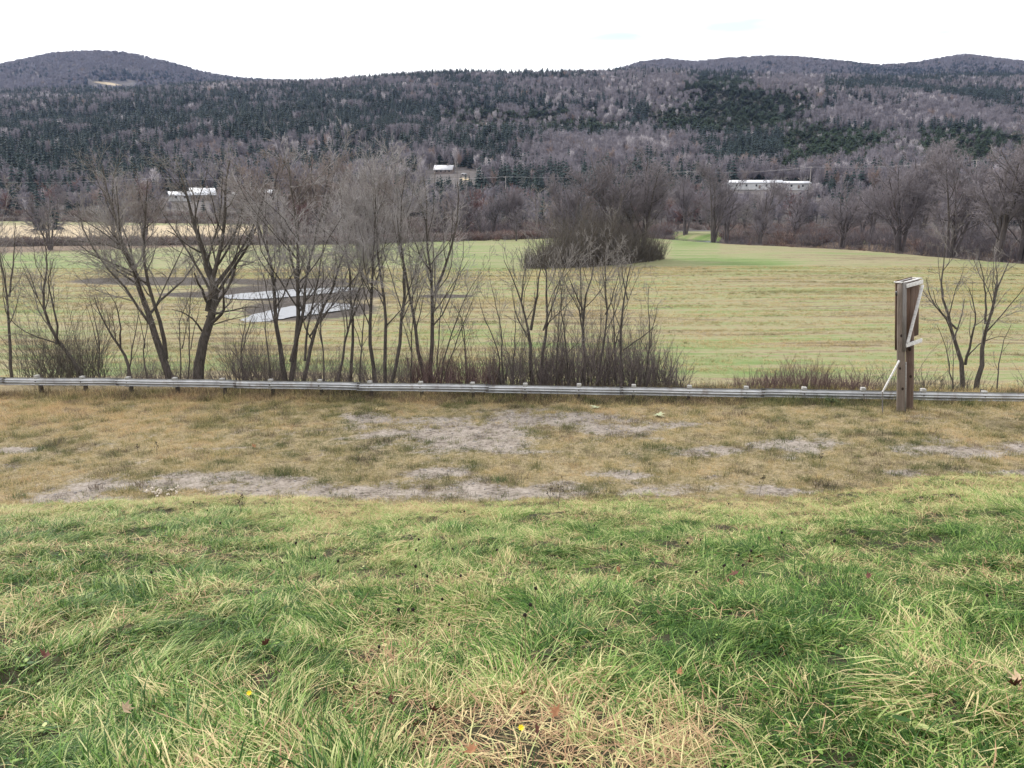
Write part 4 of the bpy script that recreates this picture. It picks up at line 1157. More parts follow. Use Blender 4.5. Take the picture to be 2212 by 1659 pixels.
# low scrub along hedge, river banks and far field edges
def scrub_pts(r):
    P = []
    for (a, b), (c, d) in zip(RIVER[:-1], RIVER[1:]):
        L = math.hypot(c - a, d - b); n = int(L * 2.0)
        if b > 400: continue
        t = r.rand(n); s = (12 + 7 * r.rand(n)) * np.where(r.rand(n) < .5, 1, -1)
        nx, ny = -(d - b) / L, (c - a) / L
        P.append(np.stack([a + (c - a) * t + nx * s, b + (d - b) * t + ny * s], 1))
    for a, b, c, d, n, wd in [(-160, 218, -50, 232, 500, 6), (-60, 228, 20, 262, 350, 6), (-40, 300, 150, 300, 500, 25), (70, 250, 180, 250, 380, 25)]:
        t = r.rand(n); P.append(np.stack([a + (c - a) * t + r.normal(size=n) * 2, b + (d - b) * t + r.normal(size=n) * wd * .5], 1))
    return np.vstack(P)
r = rs(95)
P = scrub_pts(r)
SCR = []
M_scrub = var_mat('dark_red_scrub', (0.075, 0.042, 0.036), (0.13, 0.082, 0.07), 1.2)
for i, mm in enumerate((M_scrub, M_bush, M_far3)):
    q1 = rs(400 + i); n = 26
    A = np.stack([q1.normal(size=n) * .25, q1.normal(size=n) * .25, np.zeros(n)], 1)
    B = A * 2.2 + np.stack([q1.normal(size=n) * .25, q1.normal(size=n) * .25, .5 + .5 * q1.rand(n)], 1)
    Va, ta = cones(A, B, .03)
    f = .3 + .7 * q1.rand(n, 4); S = A[:, None] + (B - A)[:, None] * f[..., None]
    d = q1.normal(size=(n, 4, 3)) * .14 + np.array([0, 0, .2])
    Vb, tb = cones(S.reshape(-1, 3), (S + d).reshape(-1, 3), .022)
    SCR.append(mesh_np("scrub", np.vstack([Va, Vb]), np.vstack([ta, tb + len(Va)]), None, mm))
zz = ground_z(P[:, 0], P[:, 1]); pa, pb = proj(np.column_stack([P, zz]))
P = P[~((np.abs(pa - 1502) < 55) & (pb > 498) & (pb < 545))]; zz = ground_z(P[:, 0], P[:, 1]); n = len(P)
rot = np.zeros((n, 3)); rot[:, 2] = r.rand(n) * 6.28
s = (1.2 + 1.6 * r.rand(n)) * np.where((seg_dist(P[:, 0], P[:, 1], RIVER) < 22) & (np.hypot(P[:, 0], P[:, 1]) < np.interp(np.arctan2(P[:, 0], P[:, 1]), np.arctan2(RIVER[::-1, 0], RIVER[::-1, 1]), np.hypot(RIVER[::-1, 0], RIVER[::-1, 1]))) & (P[:, 1] < 300), .3, 1.0)
gn_scatter("scrub", np.column_stack([P, zz - .05]), rot, np.stack([s * 1.2, s * 1.2, s], -1), r.choice(3, n, p=[.36, .52, .12]), np.zeros(n), SCR, "brown and red brush along the river banks and field edges")

# ------------------------------------------------------------------ far buildings, poles, wires
M_roofw = var_mat("white_metal_roof", (0.44, 0.45, 0.48), (0.62, 0.63, 0.67), .6, .5)
M_roofg = var_mat("grey_roof", (0.36, 0.36, 0.39), (0.5, 0.5, 0.53), .6, .6)
M_wallw = var_mat("white_siding", (0.38, 0.38, 0.39), (0.52, 0.52, 0.53), .5, .8)
M_wallg = var_mat("grey_brown_siding", (0.16, 0.13, 0.12), (0.24, 0.2, 0.185), .5, .8)
M_dark = var_mat("dark_glass", (0.02, 0.022, 0.026), (0.04, 0.043, 0.05), 1, .25, spec=.5)
M_pole = var_mat("bleached_pole", (0.30, 0.27, 0.25), (0.44, 0.41, 0.39), 2)
M_wire = var_mat("wire", (0.30, 0.29, 0.30), (0.38, 0.37, 0.38), 1)

def gable(t, L, W, H, RH, mw, mr, windows=3, door=True, chim=False, off=(0, 0), base=0.0, over=.5):
    """house body with its long side on local x, ridge along x, front at -y"""
    ox, oy = off
    hl, hw = L / 2, W / 2
    V = np.array([(-hl, -hw, -1), (hl, -hw, -1), (hl, hw, -1), (-hl, hw, -1), (-hl, -hw, H), (hl, -hw, H), (hl, hw, H), (-hl, hw, H), (-hl, 0, H + RH), (hl, 0, H + RH)], float) + np.array([ox, oy, base])
    q = [(0, 1, 5, 4), (1, 2, 6, 5), (2, 3, 7, 6), (3, 0, 4, 7)]
    obj("wall", mesh_np("wall", V, [(4, 8, 7), (5, 6, 9)], q, mw), t)
    mb = MB(); th = .2; e = RH / hw
    for s in (-1, 1):
        a = np.array([0, s * (hw + over), H - over * e]); b = np.array([0, 0, H + RH])
        for dx in (0,):
            Vr = np.array([(-hl - over, a[1], a[2]), (hl + over, a[1], a[2]), (hl + over, b[1], b[2]), (-hl - over, b[1], b[2])])
            Vr = np.vstack([Vr + np.array([0, 0, .02]), Vr + np.array([0, 0, .02 + th])]) + np.array([ox, oy, base])
            mb.add(Vr, [(0, 3, 2, 1), (4, 5, 6, 7), (0, 1, 5, 4), (1, 2, 6, 5), (2, 3, 7, 6), (3, 0, 4, 7)])
    rf = mb.obj("roof", mr, t)
    if chim:
        c = MB(); c.box((ox + hl * .4, oy, base + H + RH + .5), (.8, .8, 1.6)); c.obj("chimney", M_wallg, rf)
    for k in range(windows):
        x = ox + (-hl + L * (k + .7) / (windows + .4))
        w = MB(); w.box((x, oy - hw - .03, base + H * .55), (1.1, .08, 1.3)); w.obj("window", M_dark, t)
    if door:
        w = MB(); w.box((ox + hl * .12, oy - hw - .04, base + 1.05), (1.2, .1, 2.1)); w.obj("door", M_wallg, t)

def at_ground(px, Y):
    p = at(px, 400, Y); 
    return np.array([p[0], p[1], gz(p[0], p[1])])
p = at_ground(436, 455)
t = thing("farmhouse", "white-roofed farmhouse with a side wing seen through the left trees", "house", p, rz=.55)
gable(t, 13, 9, 2.8, 3.6, M_wallg, M_roofw, 3, True, True)
gable(t, 11, 6, 2.4, 1.8, M_wallw, M_roofw, 2, False, False, off=(-12.4, .4))
p = at_ground(510, 458)
t = thing("shed", "tiny white shed right of the white-roofed farmhouse", "shed", p, rz=.2); gable(t, 4, 3.4, 2.4, 1.2, M_wallw, M_roofw, 1, True)
p = at_ground(583, 462)
t = thing("shed", "pale outbuilding behind the tall many-stemmed tree", "shed", p, rz=-.3); gable(t, 6, 4.5, 3, 1.6, M_wallw, M_roofw, 2, True)
p = at_ground(1643, 512)
t = thing("barn", "long low white barn at the hill foot on the right", "barn", p, rz=-.03)
gable(t, 34, 10, 3.6, 1.6, M_wallw, M_roofw, 5, True, off=(-4, 0))
gable(t, 17, 9, 3.2, 1.3, M_wallw, M_roofw, 2, True, off=(21.7, -.6))
gable(t, 8, 7, 2.6, .9, M_wallw, M_roofw, 1, False, off=(-25.2, -.4))
p = at_ground(960, 610)
t = thing("farmhouse", "grey-roofed house below the wooded slope in the middle", "house", p, rz=-.12)
gable(t, 14, 9, 2.2, 3.4, M_wallg, M_roofg, 4, True, True)
# parked white car by that house
p = at_ground(1003, 596)
t = thing("parked_car", "small white car parked beside the grey-roofed house", "car", p, rz=.3)
mb = MB(); prof = np.array([(-2.1, .35), (2.1, .35), (2.15, .75), (1.3, .95), (.7, 1.45), (-1.1, 1.5), (-1.8, 1.0), (-2.15, .9)])
V = np.vstack([np.column_stack([prof[:, 0], np.full(8, -.85), prof[:, 1]]), np.column_stack([prof[:, 0], np.full(8, .85), prof[:, 1]])])
mb.add(V, [(i, (i + 1) % 8, 8 + (i + 1) % 8, 8 + i) for i in range(8)] + [(7, 6, 3, 2), (7, 2, 1, 0), (15, 10, 11, 14), (15, 8, 9, 10), (6, 5, 4, 3), (14, 11, 12, 13)])
mb.obj("body", M_wallw, t)
for sx in (-1.3, 1.35):
    for sy in (-.86, .86):
        w = MB(); a = np.linspace(0, 2 * math.pi, 13)[:-1]
        ring = np.column_stack([sx + .33 * np.cos(a), np.full(12, sy - .09), .33 + .33 * np.sin(a)]); V = np.vstack([ring, ring + np.array([0, .18, 0]), [[sx, sy - .09, .33], [sx, sy + .09, .33]]])
        w.add(V, [(i, (i + 1) % 12, 12 + (i + 1) % 12, 12 + i) for i in range(12)], [(i, (i + 1) % 12, 24) for i in range(12)] + [(12 + i, 12 + (i + 1) % 12, 25) for i in range(12)])
        w.obj("wheel", M_dark, t)

POLES = [(-420, 396), (-40, 393), (340, 385), (720, 384), (1092, 383), (1484, 372), (1752, 362), (2110, 347), (2560, 330)]
tops = []
plab = ["pole off the left edge carrying the power line", "pole at the left edge above the tan field", "pale pole left of the white-roofed farmhouse", "pole behind the pole-like trees", "pole behind the left of the bush island", "pole left of the long white barn", "pale pole at the right end of the long white barn", "pole above the right river bank trees", "pole off the right edge carrying the power line"]
for (ppx, ppy), lb in zip(POLES, plab):
    Yp = 448 - 8 * (ppx > 1600)
    top = at(ppx, ppy, Yp); g = gz(top[0], top[1]); hh = top[2] - g
    t = thing("utility_pole", "wooden utility " + lb, "utility pole", (top[0], top[1], g), "utility poles along the far road")
    mb = MB(); mb.tube([(0, 0, -.3), (0, 0, hh + .6)], [.19, .13], 7); mb.obj("pole", M_pole, t, smooth=True)
    mb = MB(); mb.box((0, -.15, hh), (2.2, .12, .14)); mb.obj("crossarm", M_pole, t)
    for s in (-.95, .95):
        mb = MB(); mb.tube([(s, -.15, hh + .07), (s, -.15, hh + .3)], [.06, .04], 6); mb.obj("insulator", M_wallw, t)
    tops.append(top)
tt = thing("power_line", "pair of sagging power cables strung across the hill foot", "power line", tops[0])
o0 = np.array(tops[0])
for s in (-.95, .95):
    mb = MB()
    for a, b in zip(tops[:-1], tops[1:]):
        f = np.linspace(0, 1, 14)[:, None]
        P = a + (b - a) * f; P[:, 2] += .3 - 4 * 1.4 * (f * (1 - f))[:, 0]; P[:, 0] += s; P[:, 1] -= .15
        mb.tube(P - o0, .045, 4)
    mb.obj("cable", M_wire, tt)

# ------------------------------------------------------------------ guardrail
G = thing("guardrail", "long galvanised steel guardrail along the edge of the bank", "guardrail", (0, 30.5, gz(0, 30.5)))
G0 = np.array(G.location)
dirx = np.array([1, -.131, 0]); dirx /= np.linalg.norm(dirx); nrm = np.array([dirx[1], -dirx[0], 0])   # towards the camera
nrm = -nrm if nrm[1] > 0 else nrm
def rail_top(x):
    # fitted so that the rail runs level with the strip
    l = np.interp(x, [-22.8, 19.2], [EYE - 7.28, EYE - 6.69]) if abs(x) < 1000 else 0
    return float(EYE - 7.28 + (x + 22.8) / 42.0 * .59)
PROFILE = [(0.0, .035), (.012, .0), (.035, -.012), (.060, .0), (.095, .068), (.118, .075), (.142, .068), (.158, .045), (.17, .045), (.182, .068), (.205, .075), (.228, .068), (.265, .0), (.29, -.012), (.313, .0), (.328, .035)]
PROFILE = [(zz * 1.03, .075 - o) for zz, o in PROFILE]     # depth from the front
SPC = 2.17
def rail_pt(s):
    p = np.array([0, 30.5, 0]) + dirx * s
    p[2] = rail_top(p[0]); return p
pnl = SPC * 2.5
s0 = -6 * pnl - 1.08
rr = rs(8)
for k in range(13):
    a, b = s0 + k * pnl, s0 + (k + 1) * pnl + .16
    stp = np.linspace(a, b, 9)
    rows = []
    wob = rr.normal(size=2) * .012
    for i, s in enumerate(stp):
        p = rail_pt(s); f = i / 8
        p[2] += wob[0] * (1 - f) + wob[1] * f + math.sin(f * 6 + k) * .005
        lap = .009 * (k % 2)
        rows.append([p + nrm * (.20 - d + lap) - np.array([0, 0, zz]) for zz, d in PROFILE])
    V = np.array(rows); n = len(PROFILE)
    front = V.reshape(-1, 3); back = front - nrm * .004
    q = []
    for i in range(8):
        for j in range(n - 1):
            c = i * n + j; q.append((c, c + 1, c + n + 1, c + n))
    q = np.array(q); m_ = len(front); qb = q[:, ::-1] + m_
    edge = [(i * n, (i + 1) * n, m_ + (i + 1) * n, m_ + i * n) for i in range(8)] + [((i + 1) * n - 1, m_ + (i + 1) * n - 1, m_ + (i + 2) * n - 1, (i + 2) * n - 1) for i in range(8)]
    endc = [(j, j + 1, m_ + j + 1, m_ + j) for j in range(n - 1)] + [(8 * n + j, m_ + 8 * n + j, m_ + 8 * n + j + 1, 8 * n + j + 1) for j in range(n - 1)]
    pn = obj("rail_panel", mesh_np("rail_panel", np.vstack([front, back]) - G0, None, np.vstack([q, qb, edge, endc]), M_galv, True), G)
    # splice bolts at the lap
    mb = MB()
    for ds in (.05, .11):
        for zz in (.055, .12, .22, .285):
            p = rail_pt(a + ds) - np.array([0, 0, zz]); dd = np.interp(zz, [q_[0] for q_ in PROFILE], [q_[1] for q_ in PROFILE])
            c = p + nrm * (.20 - dd + .012)
            mb.box(c - G0, (.034, .034, .034))
    mb.obj("splice_bolt", M_post, pn)
pm = None
i0, i1 = -14, 13
for k in range(i0, i1):
    s = k * SPC + .55
    p = rail_pt(s); g = gz(p[0], p[1])
    top = p[2] + .045
    R = np.stack([dirx, -nrm, np.array([0, 0, 1.0])], 1)
    # steel I-section post
    mb = MB(); Hh = top - g + .5; zc = top - Hh / 2
    ctr = p - nrm * .10
    for off_, sz in ((.075, (.11, .012, Hh)), (-.075, (.11, .012, Hh)), (0, (.01, .138, Hh))):
        c = ctr + nrm * off_; mb.box((c[0] - G0[0], c[1] - G0[1], zc - G0[2]), sz, R)
    po = mb.obj("post", M_post, G)
    mb = MB(); c = p + nrm * .05; hb = .42
    jz = rr.normal() * .012
    mb.box((c[0] - G0[0], c[1] - G0[1], top + .02 + jz - hb / 2 - G0[2]), (.17, .20, hb), R)
    mb.obj("blockout", M_block, G, bevel=.012)
    mb = MB(); c = p + nrm * (.20 - .06 + .045); mb.box((c[0] - G0[0], c[1] - G0[1], p[2] - .168 - G0[2]), (.05, .03, .05), R); mb.obj("post_bolt", M_post, G)

# ------------------------------------------------------------------ old sign frame
YS = min(hit(1945, 888)[1], 27.2)
A0 = at(1945, 888, YS); A0[2] = gz(A0[0], A0[1])
S = thing("sign_frame", "tall weathered timber sign frame with white braces standing at the guardrail", "sign frame", A0)
M_post1 = mat_timber("weathered_timber_post", (0.10, 0.078, 0.064), (0.20, 0.165, 0.142), [(.0, -.14, 2.78, .05), (-.04, -.14, 1.6, .045), (.05, -.14, .85, .05), (.06, -.14, 3.7, .03), (-.05, -.14, 2.2, .02)])
M_post2 = mat_timber("dark_timber_post", (0.075, 0.05, 0.04), (0.15, 0.105, 0.085), [(0, -.14, 2.2, .06), (.04, -.14, 1.2, .05)])
S.rotation_euler = (0, -.105, 0)
ax = np.array([1.35, .95, 0]); ax /= np.linalg.norm(ax)           # long axis of the box, going away to the right
side = np.array([ax[1], -ax[0], 0])                                   # towards the right, nearer
TOP = at(1945, 609, YS)[2] - A0[2]
BOT = at(1945, 745, YS)[2] - A0[2]
Rm = np.stack([side, ax, np.array([0, 0, 1.0])], 1)
LEN = 1.05
def L3(u, v, w):      # u along box, v across, w up
    return ax * u + side * v + np.array([0, 0, w])
W2 = .20
def lathe_timber(name, c, w, d, h, mat, rotz, ch=.02):
    mb = MB(); 
    V = []
    sec = np.array([(-w / 2 + ch, -d / 2), (w / 2 - ch, -d / 2), (w / 2, -d / 2 + ch), (w / 2, d / 2 - ch), (w / 2 - ch, d / 2), (-w / 2 + ch, d / 2), (-w / 2, d / 2 - ch), (-w / 2, -d / 2 + ch)])
    zs = np.linspace(-.4, h, 12)
    q1 = rs(int(h * 100))
    for i, z_ in enumerate(zs):
        V += [(x_ + math.sin(z_ * 1.3) * .008, y_, z_) for x_, y_ in sec]
    k = 8
    q = [(i * k + j, i * k + (j + 1) % k, (i + 1) * k + (j + 1) % k, (i + 1) * k + j) for i in range(11) for j in range(k)]
    V.append((0, 0, h)); n = len(V) - 1
    mb.add(V, q, [(11 * k + j, 11 * k + (j + 1) % k, n) for j in range(k)])
    o = mb.obj(name, mat, S, c); o.rotation_euler = (0, 0, rotz)
    return o
ang = math.atan2(side[1], side[0])
lathe_timber("post", (0, 0, 0), .25, .25, TOP - .03, M_post1, ang * .35)
rear = L3(LEN - .50, .02, 0); zr_ = gz(A0[0] + rear[0], A0[1] + rear[1]) - A0[2]
lathe_timber("post", (rear[0], rear[1], zr_), .27, .27, TOP - .05 - zr_, M_post2, ang * .5, .06)
# left plywood face, right open frame
mb = MB(); c = L3(LEN / 2 - .06, -W2 + .03, (TOP + BOT) / 2 - .06); mb.box(c, (.045, LEN, TOP - BOT + .26), Rm); mb.obj("plywood_panel", M_ply, S)
mb = MB(); c = L3(-.10, -W2 + .09, TOP - .36); mb.box(c, (.07, .05, .15), Rm); mb.obj("dark_notch", M_dark, S)  # dark block drawn for the notch in the panel edge
# studs on the near end
mb = MB(); c = L3(-.06, W2 - .05, (TOP + BOT) / 2 - .08); mb.box(c, (.09, .10, TOP - BOT + .22), Rm); mb.obj("stud", M_greywood, S)
mb = MB(); c = L3(-.04, W2 - .115, (TOP + BOT) / 2 - .08); mb.box(c, (.035, .09, TOP - BOT + .2), Rm); mb.obj("batten", M_dark, S)
mb = MB(); c = L3(LEN * .5, .06, (TOP + BOT) / 2 + .1); mb.box(c, (.03, LEN * .98, TOP - BOT - .18), Rm); mb.obj("plywood_panel", M_ply, S)
# white rails: top of the open side, top caps, bottom, diagonal
mb = MB(); mb.box(L3(LEN / 2 - .06, W2 + .022, TOP - .10), (.04, LEN + .02, .14), Rm); mb.obj("top_rail", M_white, S, bevel=.005)
mb = MB(); mb.box(L3(LEN / 2 - .06, -W2 + .01, TOP + .025), (.10, LEN + .02, .035), Rm); mb.obj("cap_board", M_white, S)
mb = MB(); mb.box(L3(LEN / 2 - .06, W2 - .035, TOP + .025), (.085, LEN + .02, .035), Rm); mb.obj("cap_board", M_white, S)
mb = MB(); mb.box(L3(-.10, -.01, TOP + .026), (2 * W2 - .16, .09, .035), Rm); mb.obj("cap_board", M_white, S)
mb = MB(); mb.box(L3(LEN - .10, -.01, TOP + .026), (2 * W2 - .16, .09, .035), Rm); mb.obj("cap_board", M_white, S)
mb = MB(); mb.box(L3(LEN / 2 - .06, W2 + .022, BOT + .02), (.04, LEN + .0, .14), Rm); mb.obj("bottom_rail", M_white, S, bevel=.005)
mb = MB(); a = L3(-.04, W2 + .065, BOT + .12); b = L3(LEN - .14, W2 + .065, TOP - .2); mb.beam(a, b, .04, .10, up=side); mb.obj("diagonal_brace", M_white, S, bevel=.005)
# thin white prop leaning from the front post to the ground on the left
pA = at(1955, 777, YS - .2) - A0; pB = at(1912, 842, YS - .3) - A0
mb = MB(); mb.beam(pA, pB, .05, .05); mb.obj("prop", M_white, S, bevel=.005)
mb = MB(); mb.tube([pB + np.array([0, 0, .02]), np.array([pB[0], pB[1], gz(A0[0] + pB[0], A0[1] + pB[1]) - A0[2] - .1])], [.022, .022], 6); mb.obj("stake", M_greywood, S)
# strip of trim on the right corner of the front post
mb = MB(); mb.box((.15, -.05, .85), (.035, .05, 1.9)); mb.obj("batten", M_block, S)

# ------------------------------------------------------------------ grass
def blades(seed, n, L0, L1, w, rad, lean, bend, seg=4, comb=0.6, upright=0.0):
    """a clump of n curved blades; comb pulls them towards +x"""
    r = rs(seed)
    x = r.normal(size=n) * rad; y = r.normal(size=n) * rad
    L = L0 + (L1 - L0) * r.rand(n)
    az = r.rand(n) * 2 * math.pi
    dx, dy = np.cos(az) * (1 - comb) + comb, np.sin(az) * (1 - comb)
    nn = np.hypot(dx, dy) + 1e-6; dx, dy = dx / nn, dy / nn
    th = np.abs(lean + r.normal(size=n) * .25)                 # tilt from vertical
    dth = bend * (0.5 + r.rand(n)) / seg
    P = np.zeros((n, seg + 1, 3)); P[:, 0] = np.stack([x, y, -np.full(n, .02)], 1)
    for k in range(seg):
        st = L / seg
        a = np.minimum(th, 1.75)
        P[:, k + 1] = P[:, k] + np.stack([dx * np.sin(a) * st, dy * np.sin(a) * st, np.cos(a) * st], 1)
        th = th + dth
    P[:, 1:, 2] = np.maximum(P[:, 1:, 2], .012)
    wd = w * (0.6 + .8 * r.rand(n))
    tw = r.normal(size=n) * .6
    sx, sy = -dy * np.cos(tw) , dx * np.cos(tw); sz = np.sin(tw) * .6
    prof = np.array([.8, 1.0, .85, .5, 0.08])[:seg + 1] if seg == 4 else np.linspace(1, .08, seg + 1)
    S_ = np.stack([sx, sy, sz], 1)[:, None] * (wd[:, None] * prof[None] * .5)[..., None]
    V = np.stack([P - S_, P + S_], 2).reshape(-1, 3)
    b = np.arange(n)[:, None] * (seg + 1) * 2 + np.arange(seg)[None] * 2
    q = np.stack([b, b + 1, b + 3, b + 2], -1).reshape(-1, 4)
    sh = np.repeat(r.rand(n), (seg + 1) * 2)
    return V, q, sh

def clump(name, sets, mat):
    V, Q, S_, n = [], [], [], 0
    for a in sets:
        v, q, s = blades(*a[0], **a[1]); V.append(v); Q.append(q + n); S_.append(s); n += len(v)
    m = mesh_np(name, np.vstack(V), None, np.vstack(Q), mat, True)
    fattr(m, "shade", np.concatenate(S_))
    return m

def broadleaf(seed, n, size, mat):
    r = rs(seed); V, t, S_ = [], [], []
    for k in range(n):
        a = r.rand() * 6.28; d = .03 + .09 * r.rand(); h = .03 + .06 * r.rand(); s = size * (.6 + .8 * r.rand())
        c = np.array([math.cos(a) * d, math.sin(a) * d, h]); u = np.array([math.cos(a), math.sin(a), .25 * r.normal()]); u /= np.linalg.norm(u)
        w_ = np.cross(u, (0, 0, 1)); w_ /= np.linalg.norm(w_)
        pts = [c - u * s, c - u * s * .3 + w_ * s * .5, c + u * s * .5 + w_ * s * .45, c + u * s, c + u * s * .5 - w_ * s * .45, c - u * s * .3 - w_ * s * .5, c + np.array([0, 0, -.12 * s])]
        b = len(V); V += pts; t += [(b + i, b + (i + 1) % 6, b + 6) for i in range(6)]; S_ += [r.rand()] * 7
    m = mesh_np("broadleaf", np.array(V), t, None, mat, True); fattr(m, "shade", S_)
    return m

LUSH = []
for i in range(5):     # long combed blades
    LUSH.append(clump("lush_clump", [((500 + i, 26, .16, .40, .0085, .055, .9, 1.5), dict(comb=.6)), ((520 + i, 14, .06, .16, .008, .06, .3, .8), dict(comb=.2))], M_grass))
for i in range(3):     # shorter, more upright
    LUSH.append(clump("short_clump", [((540 + i, 30, .07, .2, .0078, .055, .4, 1.0), dict(comb=.25))], M_grass))
for i in range(2):     # wispy dry
    LUSH.append(clump("wispy_clump", [((560 + i, 26, .14, .34, .005, .05, .7, 1.1), dict(comb=.4))], M_grass))
LUSH.append(broadleaf(580, 16, .026, M_grass)); LUSH.append(broadleaf(581, 11, .04, M_grass))

for i in range(3):     # heavy lodged tussocks, every blade combed one way
    LUSH.append(clump("tussock", [((590 + i, 85, .20, .44, .0085, .11, .95, 1.4), dict(comb=.82)), ((595 + i, 20, .12, .3, .007, .1, .5, .9), dict(comb=.4))], M_grass))

STRIP = []
for i in range(4):
    STRIP.append(clump("strip_clump", [((600 + i, 30, .05, .17, .0055, .06, .45, .8), dict(comb=.2, seg=3))], M_dry))
for i in range(2):
    STRIP.append(clump("mat_clump", [((620 + i, 34, .04, .11, .006, .09, .9, .6), dict(comb=.1, seg=3))], M_dry))
M_dead = leaf_mat("dead_weed_stems", [(0, (.05, .04, .03)), (.5, (.13, .095, .065)), (1, (.22, .16, .10))], .1, .8)
for i in range(2):
    STRIP.append(clump("dead_clump", [((640 + i, 26, .06, .2, .005, .07, .6, .5), dict(comb=.1, seg=3))], M_dead))

r = rs(123)
def trap(n, y0, y1, hw, pad):
    y = y0 + (y1 - y0) * r.rand(n); x = (r.rand(n) * 2 - 1) * (hw * y1 + pad)
    k = np.abs(x) < hw * y + pad
    return x[k], y[k]
# density falls with distance
xs_, ys_ = [], []
for y0, y1, dens in ((1.5, 5, 150), (5, 8, 130), (8, 12, 110), (12, 19.8, 85)):
    n = int(dens * (y1 - y0) * 2 * (.70 * y1 + 2.5)); a, b = trap(n, y0, y1, .70, 2.5); xs_.append(a); ys_.append(b)
x = np.concatenate(xs_); y = np.concatenate(ys_)
e = lawn_edge(x) + (fbm(x * .9, y * 0 + 3, 71) - .5) * 1.3
k = y < e + .15; x, y, e = x[k], y[k], e[k]
z = near_z(x, y)
px, py = proj(np.stack([x, y, z], -1))
n = len(x)
# tint: 0 green .. 1 straw
ed = sstep(-6.5, -0.6, y - e)
tint = .26 + .44 * ed + (fbm(x * .55, y * .55, 72) - .5) * .5 + (fbm(x * 2.2, y * 2.2, 73) - .5) * .8
tint += .5 * np.exp(-((px - 1200) / 380) ** 2 - ((py - 1640) / 110) ** 2)
tint += .12 * np.exp(-((px - 1950) / 200) ** 2 - ((py - 1480) / 160) ** 2)
tint -= .12 * np.exp(-((px - 2050) / 220) ** 2 - ((py - 1180) / 90) ** 2)
tint -= .07 * np.exp(-((px - 1450) / 260) ** 2 - ((py - 1400) / 120) ** 2)
tint -= .07 * np.exp(-((px - 300) / 300) ** 2 - ((py - 1290) / 90) ** 2)
tint += .10 * np.exp(-((px - 1750) / 160) ** 2 - ((py - 1110) / 50) ** 2)
dry = np.clip((tint - .45) * 2.2, 0, 1)
u = r.rand(n)
wet = fbm(x * .8, y * .8, 75)
idx = np.where(u < dry * .75, r.randint(8, 10, n), np.where(r.rand(n) < np.clip((wet - .35) * 2.6, .15, .9), r.randint(0, 5, n), r.randint(5, 8, n)))
bl = (r.rand(n) < .08 * (1 - dry) * (y < 12)); idx = np.where(bl, r.randint(10, 12, n), idx)
tz = fbm(x * .75, y * .75, 90) + .10 * sstep(1450, 1900, px) * sstep(1250, 1350, py)
tus = (r.rand(n) < np.clip((tz - .55) * .8, 0, .085)) & (y < 15) & ~bl
idx = np.where(tus, r.randint(12, 15, n), idx); tint = np.where(tus, tint + .05, tint)
flow = (fbm(x * .6, y * .6, 76, 2) - .5) * 13.0 + .8 + r.normal(size=n) * .55
sc_ = (.5 + .45 * r.rand(n)) * (.35 + 1.15 * fbm(x * 1.3, y * 1.3, 77))
sc_ *= (1 - .35 * sstep(-2.5, .2, y - e)) * np.where(idx < 5, 1.15, np.where((idx > 9) & (idx < 12), .75, 1.0)) * (1 + .3 * sstep(1500, 1800, px) * sstep(1230, 1330, py))
worn = np.exp(-((px - 1180) / 360) ** 4 - ((py - 1620) / 85) ** 4)
sc_ *= 1 - .35 * worn
keep = r.rand(n) > .72 * worn
tint = np.where(bl, tint - .25, tint)
hole = fbm(x * 1.5, y * 1.5, 79)
keep &= (r.rand(n) > np.clip((.43 - hole) * 6, 0, .92) * (y < 13))
slope_t = np.full(n, -math.atan(.3))
rot = np.stack([slope_t * .6, np.zeros(n), flow], 1)
scl = np.stack([sc_, sc_, sc_ * (.62 + .38 * r.rand(n))], 1)
kk = keep
gn_scatter("lawn_grass", np.stack([x, y, z], -1)[kk], rot[kk], scl[kk], idx[kk], np.clip(tint, 0, 1)[kk], LUSH, "long tangled green and straw grass covering the bank")

# matted dead straw lying under the living grass
THATCH = [clump("thatch_clump", [((660 + i, 40, .10, .30, .006, .10, 1.35, .5), dict(comb=.25))], M_grass) for i in range(3)]
a_, b_ = trap(24000, 1.8, 19.5, .70, 2.5)
k = b_ < lawn_edge(a_) - .2; a_, b_ = a_[k], b_[k]
pa, pb = proj(np.stack([a_, b_, near_z(a_, b_)], -1))
k = r.rand(len(a_)) < np.clip(.16 + 1.6 * (fbm(a_ * 1.3, b_ * 1.3, 78) - .47) + np.exp(-((pa - 1250) / 420) ** 2 - ((pb - 1640) / 110) ** 2), .06, 1); a_, b_ = a_[k], b_[k]; pa, pb = pa[k], pb[k]; n_ = len(a_)
gn_scatter("lawn_thatch", np.stack([a_, b_, near_z(a_, b_)], -1), np.stack([np.full(n_, -.2), 0 * a_, (fbm(a_ * .6, b_ * .6, 76, 2) - .5) * 13 + r.normal(size=n_) * .8], 1), np.stack([.8 + .5 * r.rand(n_)] * 3, 1), r.randint(0, 3, n_), np.clip(.70 + .22 * r.rand(n_) + .45 * np.exp(-((pa - 1180) / 360) ** 4 - ((pb - 1620) / 85) ** 4), 0, 1), THATCH, "matted dead straw lying among the green grass of the bank")

